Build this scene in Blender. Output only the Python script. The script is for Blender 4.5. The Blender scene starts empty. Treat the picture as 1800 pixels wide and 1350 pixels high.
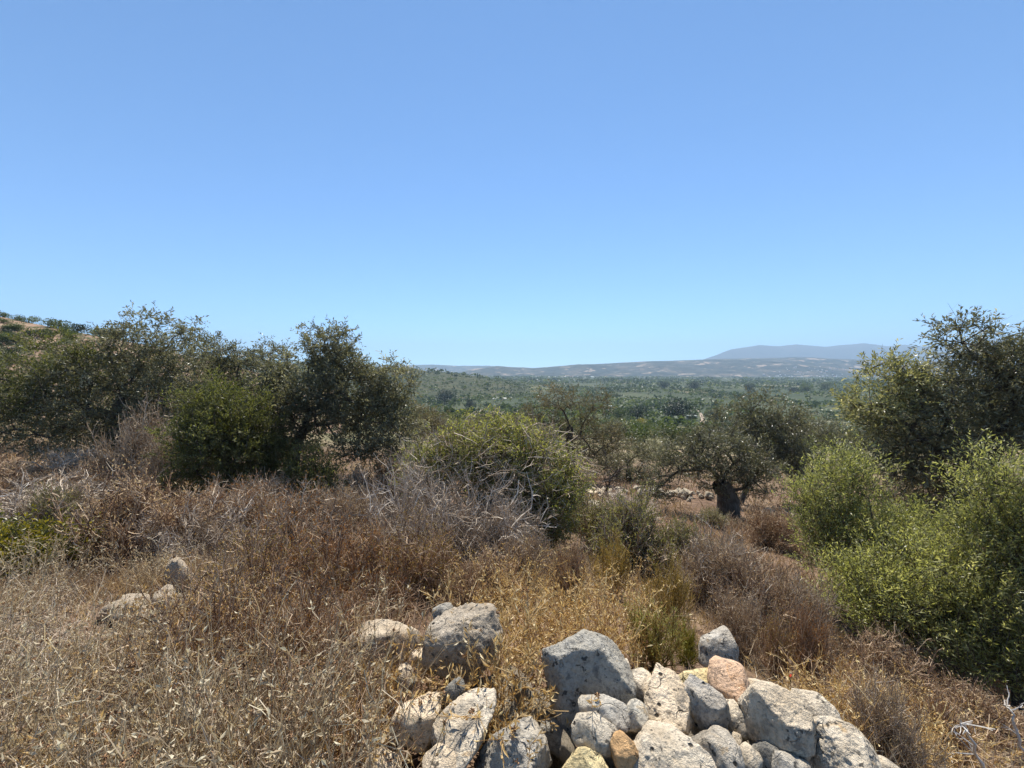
import bpy, bmesh, math, random
import numpy as np
from mathutils import Vector, Matrix

# ------------------------------------------------------------------ camera, sky, sun, exposure
SC = bpy.context.scene
COL = SC.collection
W, Hh, F = 1800.0, 1350.0, 680.0            # photograph size and focal length in its pixels
CAM = np.array([0.0, 0.0, 1.65])
PITCH = math.atan(23.0 / F)                 # the lens looks slightly down
cam = bpy.data.cameras.new('camera')
cam.sensor_width = 36.0
cam.lens = 36.0 * F / W
cam.clip_start = 0.05
cam.clip_end = 120000.0
cam_o = bpy.data.objects.new('camera', cam)
COL.objects.link(cam_o)
cam_o.location = CAM
cam_o.rotation_euler = (math.pi / 2 - PITCH, 0, 0)
SC.camera = cam_o

SUN_EL, SUN_AZ = math.radians(60), math.radians(5)      # ahead, a little to the right
world = bpy.data.worlds.new('World')
SC.world = world
world.use_nodes = True
wn = world.node_tree
wn.nodes.clear()
sky = wn.nodes.new('ShaderNodeTexSky')
sky.sky_type = 'NISHITA'
sky.sun_disc = False
sky.sun_elevation = SUN_EL
sky.sun_rotation = SUN_AZ
sky.altitude = 4000
sky.air_density = 1.0
sky.dust_density = 0.05
sky.ozone_density = 8.0
bg = wn.nodes.new('ShaderNodeBackground')
bg.inputs['Strength'].default_value = 0.12
wo = wn.nodes.new('ShaderNodeOutputWorld')
wb = wn.nodes.new('ShaderNodeMix')           # even white balance of the whole sky
wb.data_type, wb.blend_type = 'RGBA', 'MULTIPLY'
wb.inputs[0].default_value = 1.0
wb.inputs[7].default_value = (0.86, 1.02, 0.98, 1)
wn.links.new(sky.outputs[0], wb.inputs[6])
wn.links.new(wb.outputs[2], bg.inputs[0])
wn.links.new(bg.outputs[0], wo.inputs[0])

sl = bpy.data.lights.new('sun', 'SUN')
sl.energy = 5.0
sl.angle = math.radians(0.53)
sl.color = (1.0, 0.95, 0.87)
so = bpy.data.objects.new('sun', sl)
COL.objects.link(so)
sd = Vector((math.sin(SUN_AZ) * math.cos(SUN_EL), math.cos(SUN_AZ) * math.cos(SUN_EL), math.sin(SUN_EL)))
so.rotation_euler = sd.to_track_quat('Z', 'Y').to_euler()
so.location = sd * 50

SC.view_settings.view_transform = 'Standard'
SC.view_settings.look = 'None'
SC.view_settings.exposure = 0.9
SC.view_settings.gamma = 1.0
SC.render.engine = 'CYCLES'
SC.cycles.use_denoising = True
SC.cycles.max_bounces = 8
SC.cycles.diffuse_bounces = 3
SC.cycles.glossy_bounces = 2
SC.cycles.transmission_bounces = 5
SC.cycles.volume_bounces = 0
SC.cycles.sample_clamp_indirect = 4.0

HAZE_DENSITY = 1.05e-4

# ------------------------------------------------------------------ helpers
RNG = np.random.default_rng(7)
cp, sp_ = math.cos(PITCH), math.sin(PITCH)


def P(px, py, Y):
    """photo pixel + depth along world Y -> world point"""
    dx, dy = (px - 900.0) / F, (675.0 - py) / F
    d = np.array([dx, cp + dy * sp_, -sp_ + dy * cp])
    return CAM + d * (Y / d[1])


def hsh(ix, iy, iz, seed):
    h = (ix.astype(np.int64) * 374761393 + iy.astype(np.int64) * 668265263 + iz.astype(np.int64) * 2147483647 + seed * 974711) & 0xFFFFFFFF
    h = ((h ^ (h >> 13)) * 1274126177) & 0xFFFFFFFF
    h = ((h ^ (h >> 16)) * 2246822519) & 0xFFFFFFFF
    return ((h ^ (h >> 15)) & 0xFFFF) / 65535.0


def vnoise(p, seed=0):
    """value noise, p (N,3) -> (-1..1)"""
    i = np.floor(p)
    f = p - i
    f = f * f * (3 - 2 * f)
    r = np.zeros(len(p))
    for a in (0, 1):
        for b in (0, 1):
            for c in (0, 1):
                wgt = (f[:, 0] if a else 1 - f[:, 0]) * (f[:, 1] if b else 1 - f[:, 1]) * (f[:, 2] if c else 1 - f[:, 2])
                r += wgt * hsh(i[:, 0] + a, i[:, 1] + b, i[:, 2] + c, seed)
    return r * 2 - 1


def fbm(p, oct=4, seed=0, gain=0.5):
    r, a = np.zeros(len(p)), 1.0
    for k in range(oct):
        r += a * vnoise(p * (2.03 ** k) + 17.3 * k, seed + k)
        a *= gain
    return r


def unit(v):
    return v / np.maximum(np.linalg.norm(v, axis=-1, keepdims=True), 1e-9)


def make_mesh(name, verts, faces, tint=None, smooth=False):
    """faces: list of (M,k) int arrays. tint: per-face float array"""
    me = bpy.data.meshes.new(name)
    verts = np.asarray(verts, dtype=np.float32)
    me.vertices.add(len(verts))
    me.vertices.foreach_set('co', verts.ravel())
    li = np.concatenate([f.ravel() for f in faces]).astype(np.int32)
    tot = np.concatenate([np.full(len(f), f.shape[1], dtype=np.int32) for f in faces])
    me.loops.add(len(li))
    me.loops.foreach_set('vertex_index', li)
    me.polygons.add(len(tot))
    st = np.concatenate([[0], np.cumsum(tot)[:-1]]).astype(np.int32)
    me.polygons.foreach_set('loop_start', st)
    me.polygons.foreach_set('loop_total', tot)
    me.polygons.foreach_set('use_smooth', np.full(len(tot), smooth, dtype=bool))
    if tint is not None:
        at = me.attributes.new('tint', 'FLOAT', 'FACE')
        at.data.foreach_set('value', np.asarray(tint, dtype=np.float32))
    me.update()
    return me


class MB:
    """collects numpy geometry, builds one mesh"""
    def __init__(self):
        self.v, self.q, self.t, self.n = [], [], [], 0

    def add(self, v, q, tint=0.5):
        self.v.append(v.reshape(-1, 3))
        self.q.append(q + self.n)
        self.t.append(np.broadcast_to(np.asarray(tint, dtype=float), (len(q),)))
        self.n += len(self.v[-1])
        return self

    def mesh(self, name, origin=(0, 0, 0), smooth=False):
        if not self.v:
            return bpy.data.meshes.new(name)
        # faces of the same width can be concatenated; keep order for the tint
        return make_mesh(name, np.concatenate(self.v) - np.asarray(origin), self.q, np.concatenate(self.t), smooth)

    # N polylines with K points, S sides
    def tubes(self, pts, rad, S=3, tint=0.5):
        N, K = pts.shape[:2]
        t = np.gradient(pts, axis=1) if K > 2 else np.repeat((pts[:, 1:] - pts[:, :1]), 2, axis=1)
        t = unit(t)
        ref = np.where(np.abs(t[..., 2:3]) > 0.9, np.array([1.0, 0, 0]), np.array([0, 0, 1.0]))
        u = unit(np.cross(t, ref))
        w = np.cross(t, u)
        an = np.arange(S) * 2 * math.pi / S
        ring = pts[:, :, None, :] + rad[:, :, None, None] * (np.cos(an)[:, None] * u[:, :, None, :] + np.sin(an)[:, None] * w[:, :, None, :])
        idx = np.arange(N * K * S).reshape(N, K, S)
        a = idx[:, :-1, :]
        b = np.roll(idx, -1, axis=2)[:, :-1, :]
        c = np.roll(idx, -1, axis=2)[:, 1:, :]
        d = idx[:, 1:, :]
        q = np.stack([a, b, c, d], -1).reshape(-1, 4)
        tn = np.repeat(np.broadcast_to(np.asarray(tint, dtype=float), (N,)), (K - 1) * S)
        return self.add(ring, q, tn)

    # flat ribbons along N polylines
    def ribbons(self, pts, rad, tint=0.5, rng=RNG):
        N, K = pts.shape[:2]
        t = unit(np.gradient(pts, axis=1) if K > 2 else np.repeat((pts[:, 1:] - pts[:, :1]), 2, axis=1))
        s = unit(np.cross(t, rng.normal(size=(N, 1, 3))))
        v = np.stack([pts - s * rad[..., None], pts + s * rad[..., None]], 2)
        idx = np.arange(N * K * 2).reshape(N, K, 2)
        q = np.stack([idx[:, :-1, 0], idx[:, :-1, 1], idx[:, 1:, 1], idx[:, 1:, 0]], -1).reshape(-1, 4)
        tn = np.repeat(np.broadcast_to(np.asarray(tint, dtype=float), (N,)), K - 1)
        return self.add(v, q, tn)

    # diamond leaves
    def leaves(self, base, dirs, L, Wd, tint=0.5, rng=RNG, curl=0.12):
        N = len(base)
        d = unit(dirs)
        s = unit(np.cross(d, rng.normal(size=(N, 3))))
        nrm = np.cross(d, s)
        L = np.broadcast_to(L, (N,))[:, None]
        Wd = np.broadcast_to(Wd, (N,))[:, None]
        mid = base + d * L * 0.52
        v = np.stack([base, mid + s * Wd * 0.5 + nrm * L * curl, base + d * L, mid - s * Wd * 0.5 + nrm * L * curl], 1)
        q = np.arange(N * 4).reshape(N, 4)
        return self.add(v, q, tint)


def obj(name, me, mat, parent=None, loc=None):
    o = bpy.data.objects.new(name, me)
    COL.objects.link(o)
    if mat is not None:
        if len(me.materials) == 0:
            me.materials.append(mat)
        elif me.materials[0] != mat:
            o.material_slots[0].link = 'OBJECT'
            o.material_slots[0].material = mat
    if parent is not None:
        o.parent = parent
    if loc is not None:
        o.location = loc
    return o


def tag(o, label=None, cat=None, group=None, kind=None):
    if label: o['label'] = label
    if cat: o['category'] = cat
    if group: o['group'] = group
    if kind: o['kind'] = kind
    return o


def thing(name, loc, label, cat, group=None, rz=0.0, s=1.0):
    o = bpy.data.objects.new(name, None)
    COL.objects.link(o)
    o.empty_display_size = 0.2
    o.location = loc
    o.rotation_euler = (0, 0, rz)
    o.scale = (s, s, s) if np.isscalar(s) else s
    return tag(o, label, cat, group)


def copy_thing(root, loc, rz=0.0, s=1.0, label=None, group=None, mats=None):
    r = root.copy()
    COL.objects.link(r)
    r.location = loc
    r.rotation_euler = (0, 0, rz)
    r.scale = (s, s, s) if np.isscalar(s) else s
    if label: r['label'] = label
    if group: r['group'] = group
    for ch in root.children:
        c = ch.copy()
        COL.objects.link(c)
        c.parent = r
        for g in ch.children:               # sub-parts
            d = g.copy()
            COL.objects.link(d)
            d.parent = c
        if mats and ch.name.split('.')[0] in mats:
            c.material_slots[0].link = 'OBJECT'
            c.material_slots[0].material = mats[ch.name.split('.')[0]]
    return r


# ------------------------------------------------------------------ materials
class NT:
    def __init__(self, name):
        self.m = bpy.data.materials.new(name)
        self.m.use_nodes = True
        self.t = self.m.node_tree
        self.t.nodes.clear()
        self.out = self.t.nodes.new('ShaderNodeOutputMaterial')

    def n(self, typ, **kw):
        nd = self.t.nodes.new(typ)
        for k, v in kw.items():
            if k in nd.inputs.keys():
                if hasattr(v, 'is_output') or isinstance(v, bpy.types.NodeSocket):
                    self.t.links.new(v, nd.inputs[k])
                else:
                    nd.inputs[k].default_value = v
            else:
                setattr(nd, k, v)
        return nd

    def link(self, a, b):
        self.t.links.new(a, b)

    def noise(self, scale, detail=4, vec=None, rough=0.55, dist=0.0):
        nd = self.n('ShaderNodeTexNoise')
        nd.inputs['Scale'].default_value = scale
        nd.inputs['Detail'].default_value = detail
        nd.inputs['Roughness'].default_value = rough
        nd.inputs['Distortion'].default_value = dist
        if vec is not None:
            self.link(vec, nd.inputs['Vector'])
        return nd.outputs['Fac']

    def ramp(self, fac, stops):
        nd = self.n('ShaderNodeValToRGB')
        e = nd.color_ramp.elements
        while len(e) < len(stops):
            e.new(0.5)
        for k, (p, c) in enumerate(stops):
            e[k].position = p
            e[k].color = (*c, 1) if len(c) == 3 else c
        self.link(fac, nd.inputs[0])
        return nd.outputs['Color']

    def step(self, fac, a, b):
        nd = self.n('ShaderNodeMapRange')
        nd.interpolation_type = 'SMOOTHSTEP'
        self.link(fac, nd.inputs['Value'])
        nd.inputs['From Min'].default_value = a
        nd.inputs['From Max'].default_value = b
        return nd.outputs['Result']

    def mix(self, fac, a, b, mode='MIX'):
        nd = self.n('ShaderNodeMix', data_type='RGBA', blend_type=mode)
        for s, v in ((0, fac), (6, a), (7, b)):
            if isinstance(v, bpy.types.NodeSocket):
                self.link(v, nd.inputs[s])
            elif s == 0:
                nd.inputs[0].default_value = v
            else:
                nd.inputs[s].default_value = (*v, 1)
        return nd.outputs[2]

    def math(self, op, a, b=0.0):
        nd = self.n('ShaderNodeMath', operation=op)
        for s, v in ((0, a), (1, b)):
            if isinstance(v, bpy.types.NodeSocket):
                self.link(v, nd.inputs[s])
            else:
                nd.inputs[s].default_value = v
        return nd.outputs[0]

    def principled(self, col, rough=0.8, spec=0.3, bump=None, bstr=0.4, bdist=0.02):
        nd = self.n('ShaderNodeBsdfPrincipled')
        if isinstance(col, bpy.types.NodeSocket):
            self.link(col, nd.inputs['Base Color'])
        else:
            nd.inputs['Base Color'].default_value = (*col, 1)
        nd.inputs['Roughness'].default_value = rough
        nd.inputs['Specular IOR Level'].default_value = spec
        if bump is not None:
            b = self.n('ShaderNodeBump')
            b.inputs['Strength'].default_value = bstr
            b.inputs['Distance'].default_value = bdist
            self.link(bump, b.inputs['Height'])
            self.link(b.outputs[0], nd.inputs['Normal'])
        return nd.outputs[0]

    def done(self, sh):
        self.link(sh, self.out.inputs['Surface'])
        return self.m


def leaf_mat(name, stops, transl=0.35, tcol=(1.3, 1.35, 0.6), rough=0.5, spec=0.35):
    m = NT(name)
    at = m.n('ShaderNodeAttribute', attribute_name='tint')
    oi = m.n('ShaderNodeObjectInfo')
    col = m.ramp(at.outputs['Fac'], stops)
    vv = m.step(oi.outputs['Random'], 0.0, 1.0)
    col = m.mix(1.0, col, m.ramp(vv, [(0, (0.85, 0.85, 0.85)), (1, (1.12, 1.1, 1.02))]), 'MULTIPLY')
    p = m.principled(col, rough, spec)
    tr = m.n('ShaderNodeBsdfTranslucent')
    tc = m.mix(1.0, col, tcol, 'MULTIPLY')
    m.link(tc, tr.inputs[0])
    ms = m.n('ShaderNodeMixShader')
    ms.inputs[0].default_value = transl
    m.link(p, ms.inputs[1])
    m.link(tr.outputs[0], ms.inputs[2])
    return m.done(ms.outputs[0])


def twig_mat(name, stops, rough=0.85, scale=14.0):
    m = NT(name)
    at = m.n('ShaderNodeAttribute', attribute_name='tint')
    g = m.n('ShaderNodeNewGeometry')
    nz = m.noise(scale, 3, g.outputs['Position'])
    f = m.math('ADD', at.outputs['Fac'], m.math('MULTIPLY', m.math('SUBTRACT', nz, 0.5), 0.5))
    return m.done(m.principled(m.ramp(f, stops), rough, 0.2))


def bark_mat():
    m = NT('olive_bark')
    tc = m.n('ShaderNodeTexCoord')
    mp = m.n('ShaderNodeMapping')
    mp.inputs['Scale'].default_value = (1, 1, 0.25)
    m.link(tc.outputs['Object'], mp.inputs[0])
    nz = m.noise(16, 6, mp.outputs[0], 0.65, 0.6)
    col = m.ramp(nz, [(0.25, (0.035, 0.028, 0.022)), (0.5, (0.10, 0.083, 0.066)), (0.75, (0.2, 0.18, 0.15))])
    return m.done(m.principled(col, 0.9, 0.2, nz, 0.9, 0.04))


def stone_mat():
    m = NT('limestone')
    tc = m.n('ShaderNodeTexCoord')
    oi = m.n('ShaderNodeObjectInfo')
    off = m.n('ShaderNodeVectorMath', operation='ADD')
    m.link(tc.outputs['Object'], off.inputs[0])
    cmb = m.n('ShaderNodeCombineXYZ')
    r100 = m.math('MULTIPLY', oi.outputs['Random'], 37.0)
    for k in range(3):
        m.link(r100, cmb.inputs[k])
    m.link(cmb.outputs[0], off.inputs[1])
    v = off.outputs[0]
    n1 = m.noise(5, 6, v, 0.6, 0.3)
    n2 = m.noise(17, 8, v, 0.68, 0.4)
    n3 = m.noise(60, 6, v, 0.7)
    base = m.ramp(n1, [(0.28, (0.44, 0.38, 0.30)), (0.5, (0.58, 0.53, 0.45)), (0.72, (0.70, 0.66, 0.59))])
    base = m.mix(m.math('MULTIPLY', m.step(n2, 0.53, 0.62), 0.8), base, (0.25, 0.24, 0.225))                      # grey lichen
    ob = m.noise(9, 5, v, 0.6, 0.8)
    base = m.mix(m.math('MULTIPLY', m.step(ob, 0.6, 0.7), 0.5), base, (0.45, 0.28, 0.10))   # ochre stain
    dk = m.noise(26, 4, v, 0.6, 0.2)
    base = m.mix(m.math('MULTIPLY', m.step(dk, 0.61, 0.66), 0.85), base, (0.06, 0.058, 0.055))  # dark lichen
    vo = m.n('ShaderNodeTexVoronoi')
    vo.inputs['Scale'].default_value = 15
    m.link(v, vo.inputs['Vector'])
    pit = m.step(vo.outputs['Distance'], 0.16, 0.08)
    pit = m.math('MULTIPLY', pit, m.step(n1, 0.48, 0.56))
    base = m.mix(pit, base, (0.05, 0.045, 0.04))
    big = m.noise(3.2, 4, v, 0.6, 0.5)
    base = m.mix(m.math('MULTIPLY', m.step(big, 0.57, 0.65), 0.55), base, (0.17, 0.165, 0.155))      # weathered grey side
    nv_ = m.n('ShaderNodeTexNoise')
    nv_.inputs['Scale'].default_value = 6
    m.link(v, nv_.inputs['Vector'])
    dv = m.n('ShaderNodeVectorMath', operation='MULTIPLY_ADD')
    m.link(nv_.outputs['Color'], dv.inputs[0])
    dv.inputs[1].default_value = (0.25, 0.25, 0.25)
    m.link(v, dv.inputs[2])
    ve = m.n('ShaderNodeTexVoronoi', feature='DISTANCE_TO_EDGE')
    ve.inputs['Scale'].default_value = 5.5
    m.link(dv.outputs[0], ve.inputs['Vector'])
    crack = m.math('MULTIPLY', m.step(ve.outputs['Distance'], 0.014, 0.002), m.step(n1, 0.54, 0.62))
    base = m.mix(m.math('MULTIPLY', crack, 0.6), base, (0.05, 0.042, 0.035))
    base = m.mix(1.0, base, m.ramp(n3, [(0.30, (0.6, 0.6, 0.6)), (0.45, (1.08, 1.08, 1.07)), (0.68, (1.38, 1.38, 1.36))]), 'MULTIPLY')
    base = m.mix(1.0, base, (1.03, 1.0, 0.95), 'MULTIPLY')
    base = m.mix(1.0, base, oi.outputs['Color'], 'MULTIPLY')
    hgt = m.math('ADD', m.math('MULTIPLY', n2, 1.0), m.math('MULTIPLY', n3, 0.45))
    hgt = m.math('SUBTRACT', hgt, m.math('MULTIPLY', crack, 0.7))
    hgt = m.math('SUBTRACT', hgt, m.math('MULTIPLY', pit, 0.8))
    return m.done(m.principled(base, 0.92, 0.15, hgt, 1.0, 0.045))


def ground_mat():
    m = NT('dry_ground')
    g = m.n('ShaderNodeNewGeometry')
    pos = g.outputs['Position']
    ln = m.n('ShaderNodeVectorMath', operation='LENGTH')
    m.link(pos, ln.inputs[0])
    dist = ln.outputs['Value']
    a = m.noise(0.55, 6, pos, 0.62)
    b = m.noise(3.5, 6, pos, 0.65)
    c = m.noise(38, 5, pos, 0.7)
    near = m.ramp(a, [(0.3, (0.11, 0.068, 0.045)), (0.48, (0.17, 0.11, 0.072)), (0.62, (0.24, 0.165, 0.105)), (0.75, (0.15, 0.115, 0.08))])  # soil and litter, darkened so gaps in the brush read as shade
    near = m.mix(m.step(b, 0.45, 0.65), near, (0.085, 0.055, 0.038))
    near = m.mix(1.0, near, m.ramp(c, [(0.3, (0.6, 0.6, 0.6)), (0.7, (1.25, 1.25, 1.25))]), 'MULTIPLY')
    # valley: groves and fields
    vo = m.n('ShaderNodeTexVoronoi')
    vo.inputs['Scale'].default_value = 0.011
    wp = m.n('ShaderNodeMapping')
    wp.inputs['Rotation'].default_value = (0, 0, 0.4)
    wp.inputs['Scale'].default_value = (1.0, 0.6, 0.0)
    m.link(pos, wp.inputs[0])
    m.link(wp.outputs[0], vo.inputs['Vector'])
    sx = m.n('ShaderNodeSeparateColor')
    m.link(vo.outputs['Color'], sx.inputs[0])
    fld = m.ramp(sx.outputs[0], [(0.0, (0.036, 0.044, 0.022)), (0.4, (0.05, 0.056, 0.029)), (0.7, (0.068, 0.069, 0.038)), (0.88, (0.10, 0.105, 0.048)), (0.96, (0.22, 0.18, 0.11))])
    sc = m.noise(0.13, 5, pos, 0.7)
    fld = m.mix(m.step(sc, 0.45, 0.6), fld, (0.05, 0.068, 0.03))
    slope = m.ramp(m.noise(0.06, 6, pos, 0.7), [(0.3, (0.07, 0.08, 0.035)), (0.5, (0.14, 0.125, 0.065)), (0.62, (0.30, 0.22, 0.14))])
    col = m.mix(m.step(dist, 22, 60), near, slope)
    col = m.mix(m.step(dist, 120, 330), col, fld)
    hgt = m.math('ADD', b, m.math('MULTIPLY', c, 0.3))
    return m.done(m.principled(col, 0.95, 0.1, hgt, 0.6, 0.05))


def hill_mat(name, stops, scale, spots, spot_lo, spot_hi, spot_col, s2=None):
    m = NT(name)
    g = m.n('ShaderNodeNewGeometry')
    pos = g.outputs['Position']
    a = m.noise(scale, 8, pos, 0.65)
    col = m.ramp(a, stops)
    b = m.noise(spots, 6, pos, 0.7)
    col = m.mix(m.step(b, spot_lo, spot_hi), col, spot_col)
    if s2:
        c = m.noise(s2[0], 5, pos, 0.6)
        col = m.mix(m.step(c, s2[1], s2[1] + 0.05), col, s2[2])
    return m.done(m.principled(col, 0.95, 0.1, b, 0.5, 1.0 / scale * 0.02))


def plain(name, col, rough=0.8, nscale=8.0, amt=0.25):
    m = NT(name)
    tc = m.n('ShaderNodeTexCoord')
    nz = m.noise(nscale, 5, tc.outputs['Object'])
    lo = tuple(c * (1 - amt) for c in col)
    hi = tuple(min(1, c * (1 + amt)) for c in col)
    return m.done(m.principled(m.ramp(nz, [(0.3, lo), (0.7, hi)]), rough, 0.25, nz, 0.2, 0.02))


OLIVE = [(0.0, (0.09, 0.092, 0.055)), (0.45, (0.165, 0.165, 0.105)), (0.8, (0.28, 0.275, 0.195)), (1.0, (0.46, 0.45, 0.35))]
OLIVE_BROWN = [(0.0, (0.085, 0.075, 0.045)), (0.45, (0.15, 0.135, 0.08)), (0.8, (0.22, 0.2, 0.125)), (1.0, (0.32, 0.28, 0.19))]
M = dict(
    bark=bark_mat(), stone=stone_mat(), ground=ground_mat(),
    olive=leaf_mat('olive_leaf', OLIVE, 0.42, (1.2, 1.15, 0.75), 0.38, 0.5),
    olive_green=leaf_mat('olive_leaf_green', [(0, (0.085, 0.092, 0.032)), (0.5, (0.15, 0.155, 0.06)), (1, (0.28, 0.27, 0.14))], 0.42),
    olive_brown=leaf_mat('olive_leaf_dull', OLIVE_BROWN, 0.4, (1.2, 1.1, 0.75)),
    sucker=leaf_mat('sucker_leaf', [(0, (0.20, 0.21, 0.075)), (0.5, (0.36, 0.36, 0.15)), (1, (0.60, 0.57, 0.34))], 0.55, (1.1, 1.12, 0.62), 0.4, 0.5),
    silver=leaf_mat('silver_green_leaf', [(0, (0.14, 0.145, 0.065)), (0.5, (0.26, 0.26, 0.135)), (1, (0.48, 0.46, 0.30))], 0.5, (1.15, 1.12, 0.7), 0.38, 0.5),
    lime=leaf_mat('lime_leaf', [(0, (0.09, 0.095, 0.014)), (0.5, (0.20, 0.19, 0.03)), (1, (0.36, 0.32, 0.07))], 0.45, (1.2, 1.05, 0.5), 0.4, 0.5),
    thorn=leaf_mat('spiny_bush_leaf', [(0, (0.12, 0.13, 0.05)), (0.4, (0.24, 0.245, 0.09)), (0.8, (0.42, 0.39, 0.16)), (1, (0.60, 0.53, 0.26))], 0.48),
    sage=leaf_mat('sage_leaf', [(0, (0.13, 0.125, 0.06)), (0.5, (0.22, 0.205, 0.10)), (1, (0.36, 0.32, 0.19))], 0.35),
    green=leaf_mat('fresh_green_leaf', [(0, (0.07, 0.10, 0.03)), (0.5, (0.13, 0.17, 0.045)), (1, (0.22, 0.25, 0.09))], 0.4),
    straw=leaf_mat('straw_leaf', [(0, (0.23, 0.15, 0.09)), (0.45, (0.40, 0.30, 0.185)), (0.8, (0.56, 0.46, 0.31)), (1, (0.74, 0.66, 0.47))], 0.35, (1.1, 1.0, 0.75)),
    grass=leaf_mat('dry_grass_blade', [(0, (0.22, 0.138, 0.088)), (0.4, (0.35, 0.255, 0.168)), (0.75, (0.47, 0.375, 0.25)), (1, (0.60, 0.52, 0.37))], 0.3, (1.1, 1.0, 0.75)),
    gold=leaf_mat('golden_straw', [(0, (0.28, 0.16, 0.06)), (0.45, (0.47, 0.32, 0.14)), (0.8, (0.62, 0.47, 0.25)), (1, (0.80, 0.68, 0.42))], 0.4, (1.1, 1.0, 0.7)),
    rust=leaf_mat('rust_leaf', [(0, (0.18, 0.07, 0.02)), (0.5, (0.33, 0.16, 0.05)), (1, (0.44, 0.29, 0.12))], 0.35, (1.1, 1.0, 0.7)),
    ochre=leaf_mat('ochre_stem', [(0, (0.17, 0.125, 0.035)), (0.5, (0.31, 0.225, 0.07)), (1, (0.46, 0.35, 0.13))], 0.35, (1.1, 1.0, 0.7)),
    dtwig=twig_mat('brown_twig', [(0.1, (0.15, 0.085, 0.05)), (0.5, (0.36, 0.24, 0.15)), (0.9, (0.56, 0.42, 0.28))]),
    gtwig=twig_mat('grey_dead_twig', [(0.1, (0.21, 0.145, 0.095)), (0.5, (0.39, 0.30, 0.21)), (0.9, (0.58, 0.485, 0.37))]),
    ptwig=twig_mat('pale_grey_twig', [(0.1, (0.27, 0.205, 0.145)), (0.5, (0.45, 0.365, 0.275)), (0.9, (0.64, 0.55, 0.44))]),
    wtwig=twig_mat('bleached_twig', [(0.1, (0.35, 0.31, 0.27)), (0.5, (0.52, 0.48, 0.42)), (0.9, (0.66, 0.62, 0.56))]),
    ktwig=twig_mat('dark_twig', [(0.1, (0.04, 0.03, 0.024)), (0.5, (0.09, 0.07, 0.055)), (0.9, (0.17, 0.14, 0.11))]),
    valley=leaf_mat('valley_tree_leaf', [(0, (0.045, 0.062, 0.024)), (0.4, (0.08, 0.105, 0.042)), (0.75, (0.125, 0.15, 0.065)), (1, (0.19, 0.21, 0.095))], 0.3),
    dark_valley=leaf_mat('dark_evergreen_leaf', [(0, (0.016, 0.028, 0.014)), (0.5, (0.03, 0.045, 0.022)), (1, (0.05, 0.068, 0.03))], 0.15),
    white=plain('whitewash', (0.78, 0.76, 0.72), 0.7, 3.0, 0.08),
    cream=plain('cream_render', (0.62, 0.55, 0.45), 0.8, 3.0, 0.12),
    roof=plain('roof_tile', (0.42, 0.20, 0.12), 0.8, 6.0, 0.25),
    tin=plain('pale_sheet_roof', (0.36, 0.37, 0.31), 0.5, 2.0, 0.15),
    pane=plain('dark_window', (0.04, 0.045, 0.05), 0.2, 2.0, 0.1),
    track=plain('pale_track', (0.28, 0.22, 0.16), 0.95, 0.3, 0.2),
    poppy=plain('poppy_red', (0.75, 0.03, 0.015), 0.6, 20.0, 0.15),
    seed=twig_mat('seed_head', [(0.1, (0.14, 0.07, 0.035)), (0.5, (0.26, 0.14, 0.07)), (0.9, (0.40, 0.26, 0.14))], 0.9, 120.0),
)

# ------------------------------------------------------------------ terrain
# (px, py, depth) where the photograph shows the ground, or (x, y, z relative to the lens)
GP = [P(*a) - CAM for a in [
    (1280, 908, 14), (900, 975, 7), (800, 985, 6.4), (512, 862, 12), (400, 880, 11), (100, 858, 11), (230, 835, 12.5),
    (-100, 850, 10.5), (220, 985, 6.2), (20, 1000, 5.6), (-300, 1000, 5.6), (300, 1075, 4.1), (120, 1090, 3.9), (600, 985, 6.4), (600, 1100, 3.7), (450, 1200, 2.75),
    (1100, 965, 8), (1250, 1065, 5.2), (1400, 1015, 7.5), (1390, 965, 10), (1450, 1180, 4.0), (1330, 1165, 3.9), (1700, 1045, 8.0), (1510, 1085, 6.4), (1600, 1215, 4.9), (1790, 1262, 4.7), (2100, 1262, 4.7),
    (1650, 1345, 2.75), (1800, 1400, 2.8), (1060, 905, 12), (1380, 908, 14.5), (1560, 905, 14), (1800, 930, 13), (2200, 930, 13), (1170, 868, 18), (1400, 890, 17),
    (1090, 852, 20), (800, 880, 13), (700, 865, 13), (300, 790, 20), (0, 775, 20), (-400, 775, 20), (600, 800, 24), (0, 735, 32), (-500, 735, 32),
    (950, 830, 24), (1500, 850, 24), (1800, 860, 24), (2300, 860, 24), (1140, 800, 45), (800, 795, 42), (1500, 800, 45), (2000, 800, 45), (400, 760, 45), (-300, 720, 50),
]]
for az in (-85, -60, -35, -12, 12, 35, 60, 85):
    s_, c_ = math.sin(math.radians(az)), math.cos(math.radians(az))
    lf = min(max(-az / 50.0, 0), 1)
    GP.append(np.array([s_ * 0.35, c_ * 0.35, -1.62]))
    GP.append(np.array([s_ * 1.15, c_ * 1.15, -1.72 if az < 30 else -1.86]))
    for r, z in ((100, -17), (250, -34), (420, -46), (1000, -50), (2500, -52), (8000, -54), (30000, -60)):
        GP.append(np.array([s_ * r, c_ * r, z * (1 - 0.45 * lf * (r < 300))]))
# under the ruined wall in the foreground
for px, py, d in ((800, 1300, 1.75), (1000, 1300, 1.85), (1200, 1300, 1.85), (1400, 1320, 1.9), (1050, 1150, 2.7), (1250, 1180, 2.75), (850, 1190, 2.45), (680, 1210, 2.45), (560, 1330, 1.95), (250, 1330, 1.95)):
    GP.append(P(px, py, d) - CAM)
GP = np.array(GP)


def gcoord(x, y):
    y = np.abs(y)
    r = np.hypot(x, y)
    return np.stack([np.arctan2(x, np.maximum(y, 1e-6)) * 1.4 * np.minimum(1, r / 0.8), np.log(r + 1.0) * 1.15], -1), r


def tps_phi(d2):
    return 0.5 * d2 * np.log(np.maximum(d2, 1e-12))


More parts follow.
